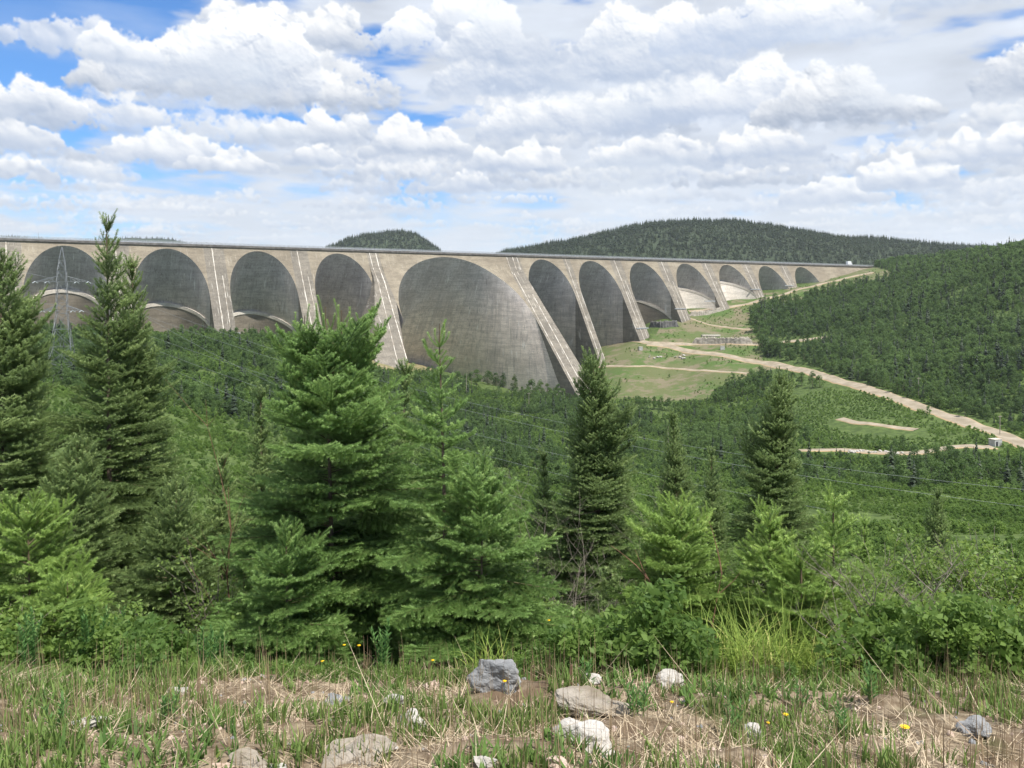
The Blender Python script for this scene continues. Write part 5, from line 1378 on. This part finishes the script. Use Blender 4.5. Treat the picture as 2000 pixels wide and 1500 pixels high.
# leafy shrubs with many thin stems
def shrub(px, Y, toppy, rad, nst, nlf, leaf, label, seed, mat='shrubleaf', bare=.0):
    rg = np.random.RandomState(seed); X = (px - 1000) / F * Y; Z = float(tz(X, Y)[0]); H = (HY - toppy) / F * Y - Z
    r = empty('leafy_shrub', (X, Y, Z)); tag(r, label, 'shrub'); st = MB(); L = Leaves(); C = []
    for s in range(nst):
        a = rg.uniform(0, 6.28); rr = rad * rg.uniform(.3, 1); hh = H * rg.uniform(.6, 1.0)
        c = lambda t: np.array([math.cos(a) * rr * t ** 1.3, math.sin(a) * rr * t ** 1.3, hh * t])
        st.tube([c(t / 6) for t in range(7)], [.010 * (1 - t / 7.5) for t in range(7)], 4)
        for b in range(7):
            t0 = rg.uniform(.3, .95); p = c(t0); a2 = rg.uniform(0, 6.28); bl = H * rg.uniform(.10, .28); e = p + bl * np.array([math.cos(a2) * .7, math.sin(a2) * .7, rg.uniform(.2, .9)])
            st.tube([p, (p + e) / 2 + rg.normal(0, .01, 3), e], [.004, .003, .0015], 3)
            if rg.uniform() > bare: C.append(p + (e - p) * rg.uniform(.2, 1.05, nlf)[:, None] + rg.normal(0, .045, (nlf, 3)))
    C = np.concatenate(C); L.add(C, leaf, rg, rg.uniform(0, 1, len(C)), .6, 1.5); me = L.mesh('leaves', M[mat]); o = bpy.data.objects.new('leaves', me); COL.objects.link(o); o.parent = r
    st.build('stems', M['deadwood'], r)
def sl_(N):
    t = attr(N, 'tint'); c = N.mix(t, (.09,.155,.040), (.26,.37,.095)); return leafy(N, c, .45, (.32,.44,.10), .5, .3)
M['shrubleaf'] = material('small_shrub_leaves', sl_)
SH = [(1880,7.0,1150,.60,18,40,.020,'bushy leafy shrub low at the right, in front of the taller ones'),(1720,7.1,1180,.50,14,36,.020,'bushy shrub at the right end of the tall grass'),(1980,7.0,1180,.5,16,36,.02,'low leafy shrub at the right edge of the bank'),(30,7.2,1180,.55,16,34,.022,'low leafy shrub at the far left edge of the bank'),(290,7.4,1200,.50,14,30,.022,'leafy shrub at the foot of the tallest spruce'),(1180,7.8,1210,.45,12,28,.02,'low leafy shrub behind the small white stone'),(1740,9.0,1070,.60,16,34,.020,'thin leafy shrub with bare twigs, right of the arching young spruce'),(1840,8.4,1050,.75,22,44,.021,'leafy willow shrub in front of the lone small spruce'),(1930,8.0,1040,.80,24,46,.021,'tall leafy shrub near the right edge'),
 (2010,7.6,1085,.65,16,36,.021,'leafy shrub cut by the right edge'),(1790,7.5,1180,.50,14,24,.020,'lower leafy shrub in front of the willow shrub'),(1680,10.5,1095,.60,12,26,.022,'leafy shrub behind the tall grass'),
 (1030,10.0,1130,.50,12,24,.022,'thin shrub between the central clump and the tall dense spruce'),(1250,9.0,1150,.45,10,22,.020,'small leafy shrub left of the red-brown dead stem'),(420,10.0,1020,.50,12,26,.022,'leafy shrub in the gap between left and central spruces'),
 (470,8.6,1150,.45,12,28,.020,'low leafy shrub at the left foot of the central clump'),(1450,9.2,1075,.45,10,24,.02,'leafy shrub behind the tallest grass clump')]
for i, q in enumerate(SH): shrub(*q[:7], q[7], 300 + i)
# dead brush
def dead_bush(px, Y, toppy, spread, n, label, seed, mat='deadwood', lean=0.0, r0=.009, depth=3):
    rr = random.Random(seed); X = (px - 1000) / F * Y; Z = float(tz(X, Y)[0]); H = (HY - toppy) / F * Y - Z; mb = MB()
    def tw(p, d, L, r, k):
        pts = [p]; dd = Vector(d)
        for i in range(5): dd = (dd + Vector((rr.gauss(0, .10), rr.gauss(0, .10), rr.gauss(0, .07)))).normalized(); pts.append(pts[-1] + dd * L / 5)
        mb.tube(pts, [r * (1 - i / 6.5) for i in range(6)], 4, False)
        if k > 0:
            for j in range(rr.randint(3, 5)):
                q = pts[rr.randint(1, 5)]; a = rr.uniform(0, 6.28); e = Vector((math.cos(a), math.sin(a) * .6, rr.uniform(.0, .9))).normalized(); tw(q, (dd * .8 + e).normalized(), L * rr.uniform(.3, .6), r * .5, k - 1)
    for s in range(n):
        a = rr.uniform(0, 6.28); tw(Vector((math.cos(a) * .05, math.sin(a) * .05, 0)), Vector((math.cos(a) * spread + lean, math.sin(a) * spread * .5, 1)).normalized(), H * rr.uniform(.65, 1.0), r0, depth)
    o = mb.build('dead_bush', M[mat]); o.location = (X, Y, Z); tag(o, label, 'dead bush')
dead_bush(1115, 10.5, 1075, .5, 7, 'tangle of grey dead twigs between the central clump and the tall dense spruce', 1)
dead_bush(1180, 10.0, 1120, .7, 6, 'spreading dead brush in front of the tall dense spruce', 2, lean=.4)
dead_bush(1750, 6.5, 1110, .7, 5, 'spreading bare grey branches over the shrubs at right', 3, lean=-.3)
dead_bush(1830, 6.4, 1130, .6, 4, 'bare forked branches right of the spreading ones', 4)
dead_bush(1690, 7.4, 1170, .4, 4, 'thin pale bare twigs at the end of the tall grass', 5)
dead_bush(448, 8.8, 905, .10, 1, 'tall thin dead sapling between the left and central spruces', 6, 'reddead', .12, .012, 2)
dead_bush(1272, 7.9, 1050, .04, 1, 'upright red-brown dead stem right of the tall dense spruce', 7, 'reddead', .0, .016, 1)
dead_bush(1368, 7.7, 1125, .04, 1, 'shorter red-brown dead stem left of the tall grass', 8, 'reddead', .12, .014, 1)
def log():
    X, Y, Z = (1860 - 1000) / F * 8.2, 8.2, 0; Z = float(tz(X, Y)[0]) + .42; mb = MB(); mb.tube([(-.3, 0, 0), (0, .02, .01), (.32, 0, -.02)], [.03, .032, .025], 9)
    mb.tube([(.05, 0, 0), (.12, -.02, -.42)], [.015, .012], 6); o = mb.build('fallen_log', M['deadwood']); o.location = (X, Y, Z); tag(o, 'bleached fallen log caught in the shrubs at right', 'log')
log()
mb = MB(); mb.tube([(0, 0, -.02), (.005, 0, .06), (.012, 0, .13)], [.012, .011, .007], 7); o = mb.build('wood_stub', M['reddead']); X, Y, Z = ground_at(1113, 1338, 2.5, 20); o.location = (X, Y, Z); tag(o, 'short brown wood stub standing just right of the large grey boulder', 'stump')
#ENDFOREGROUND
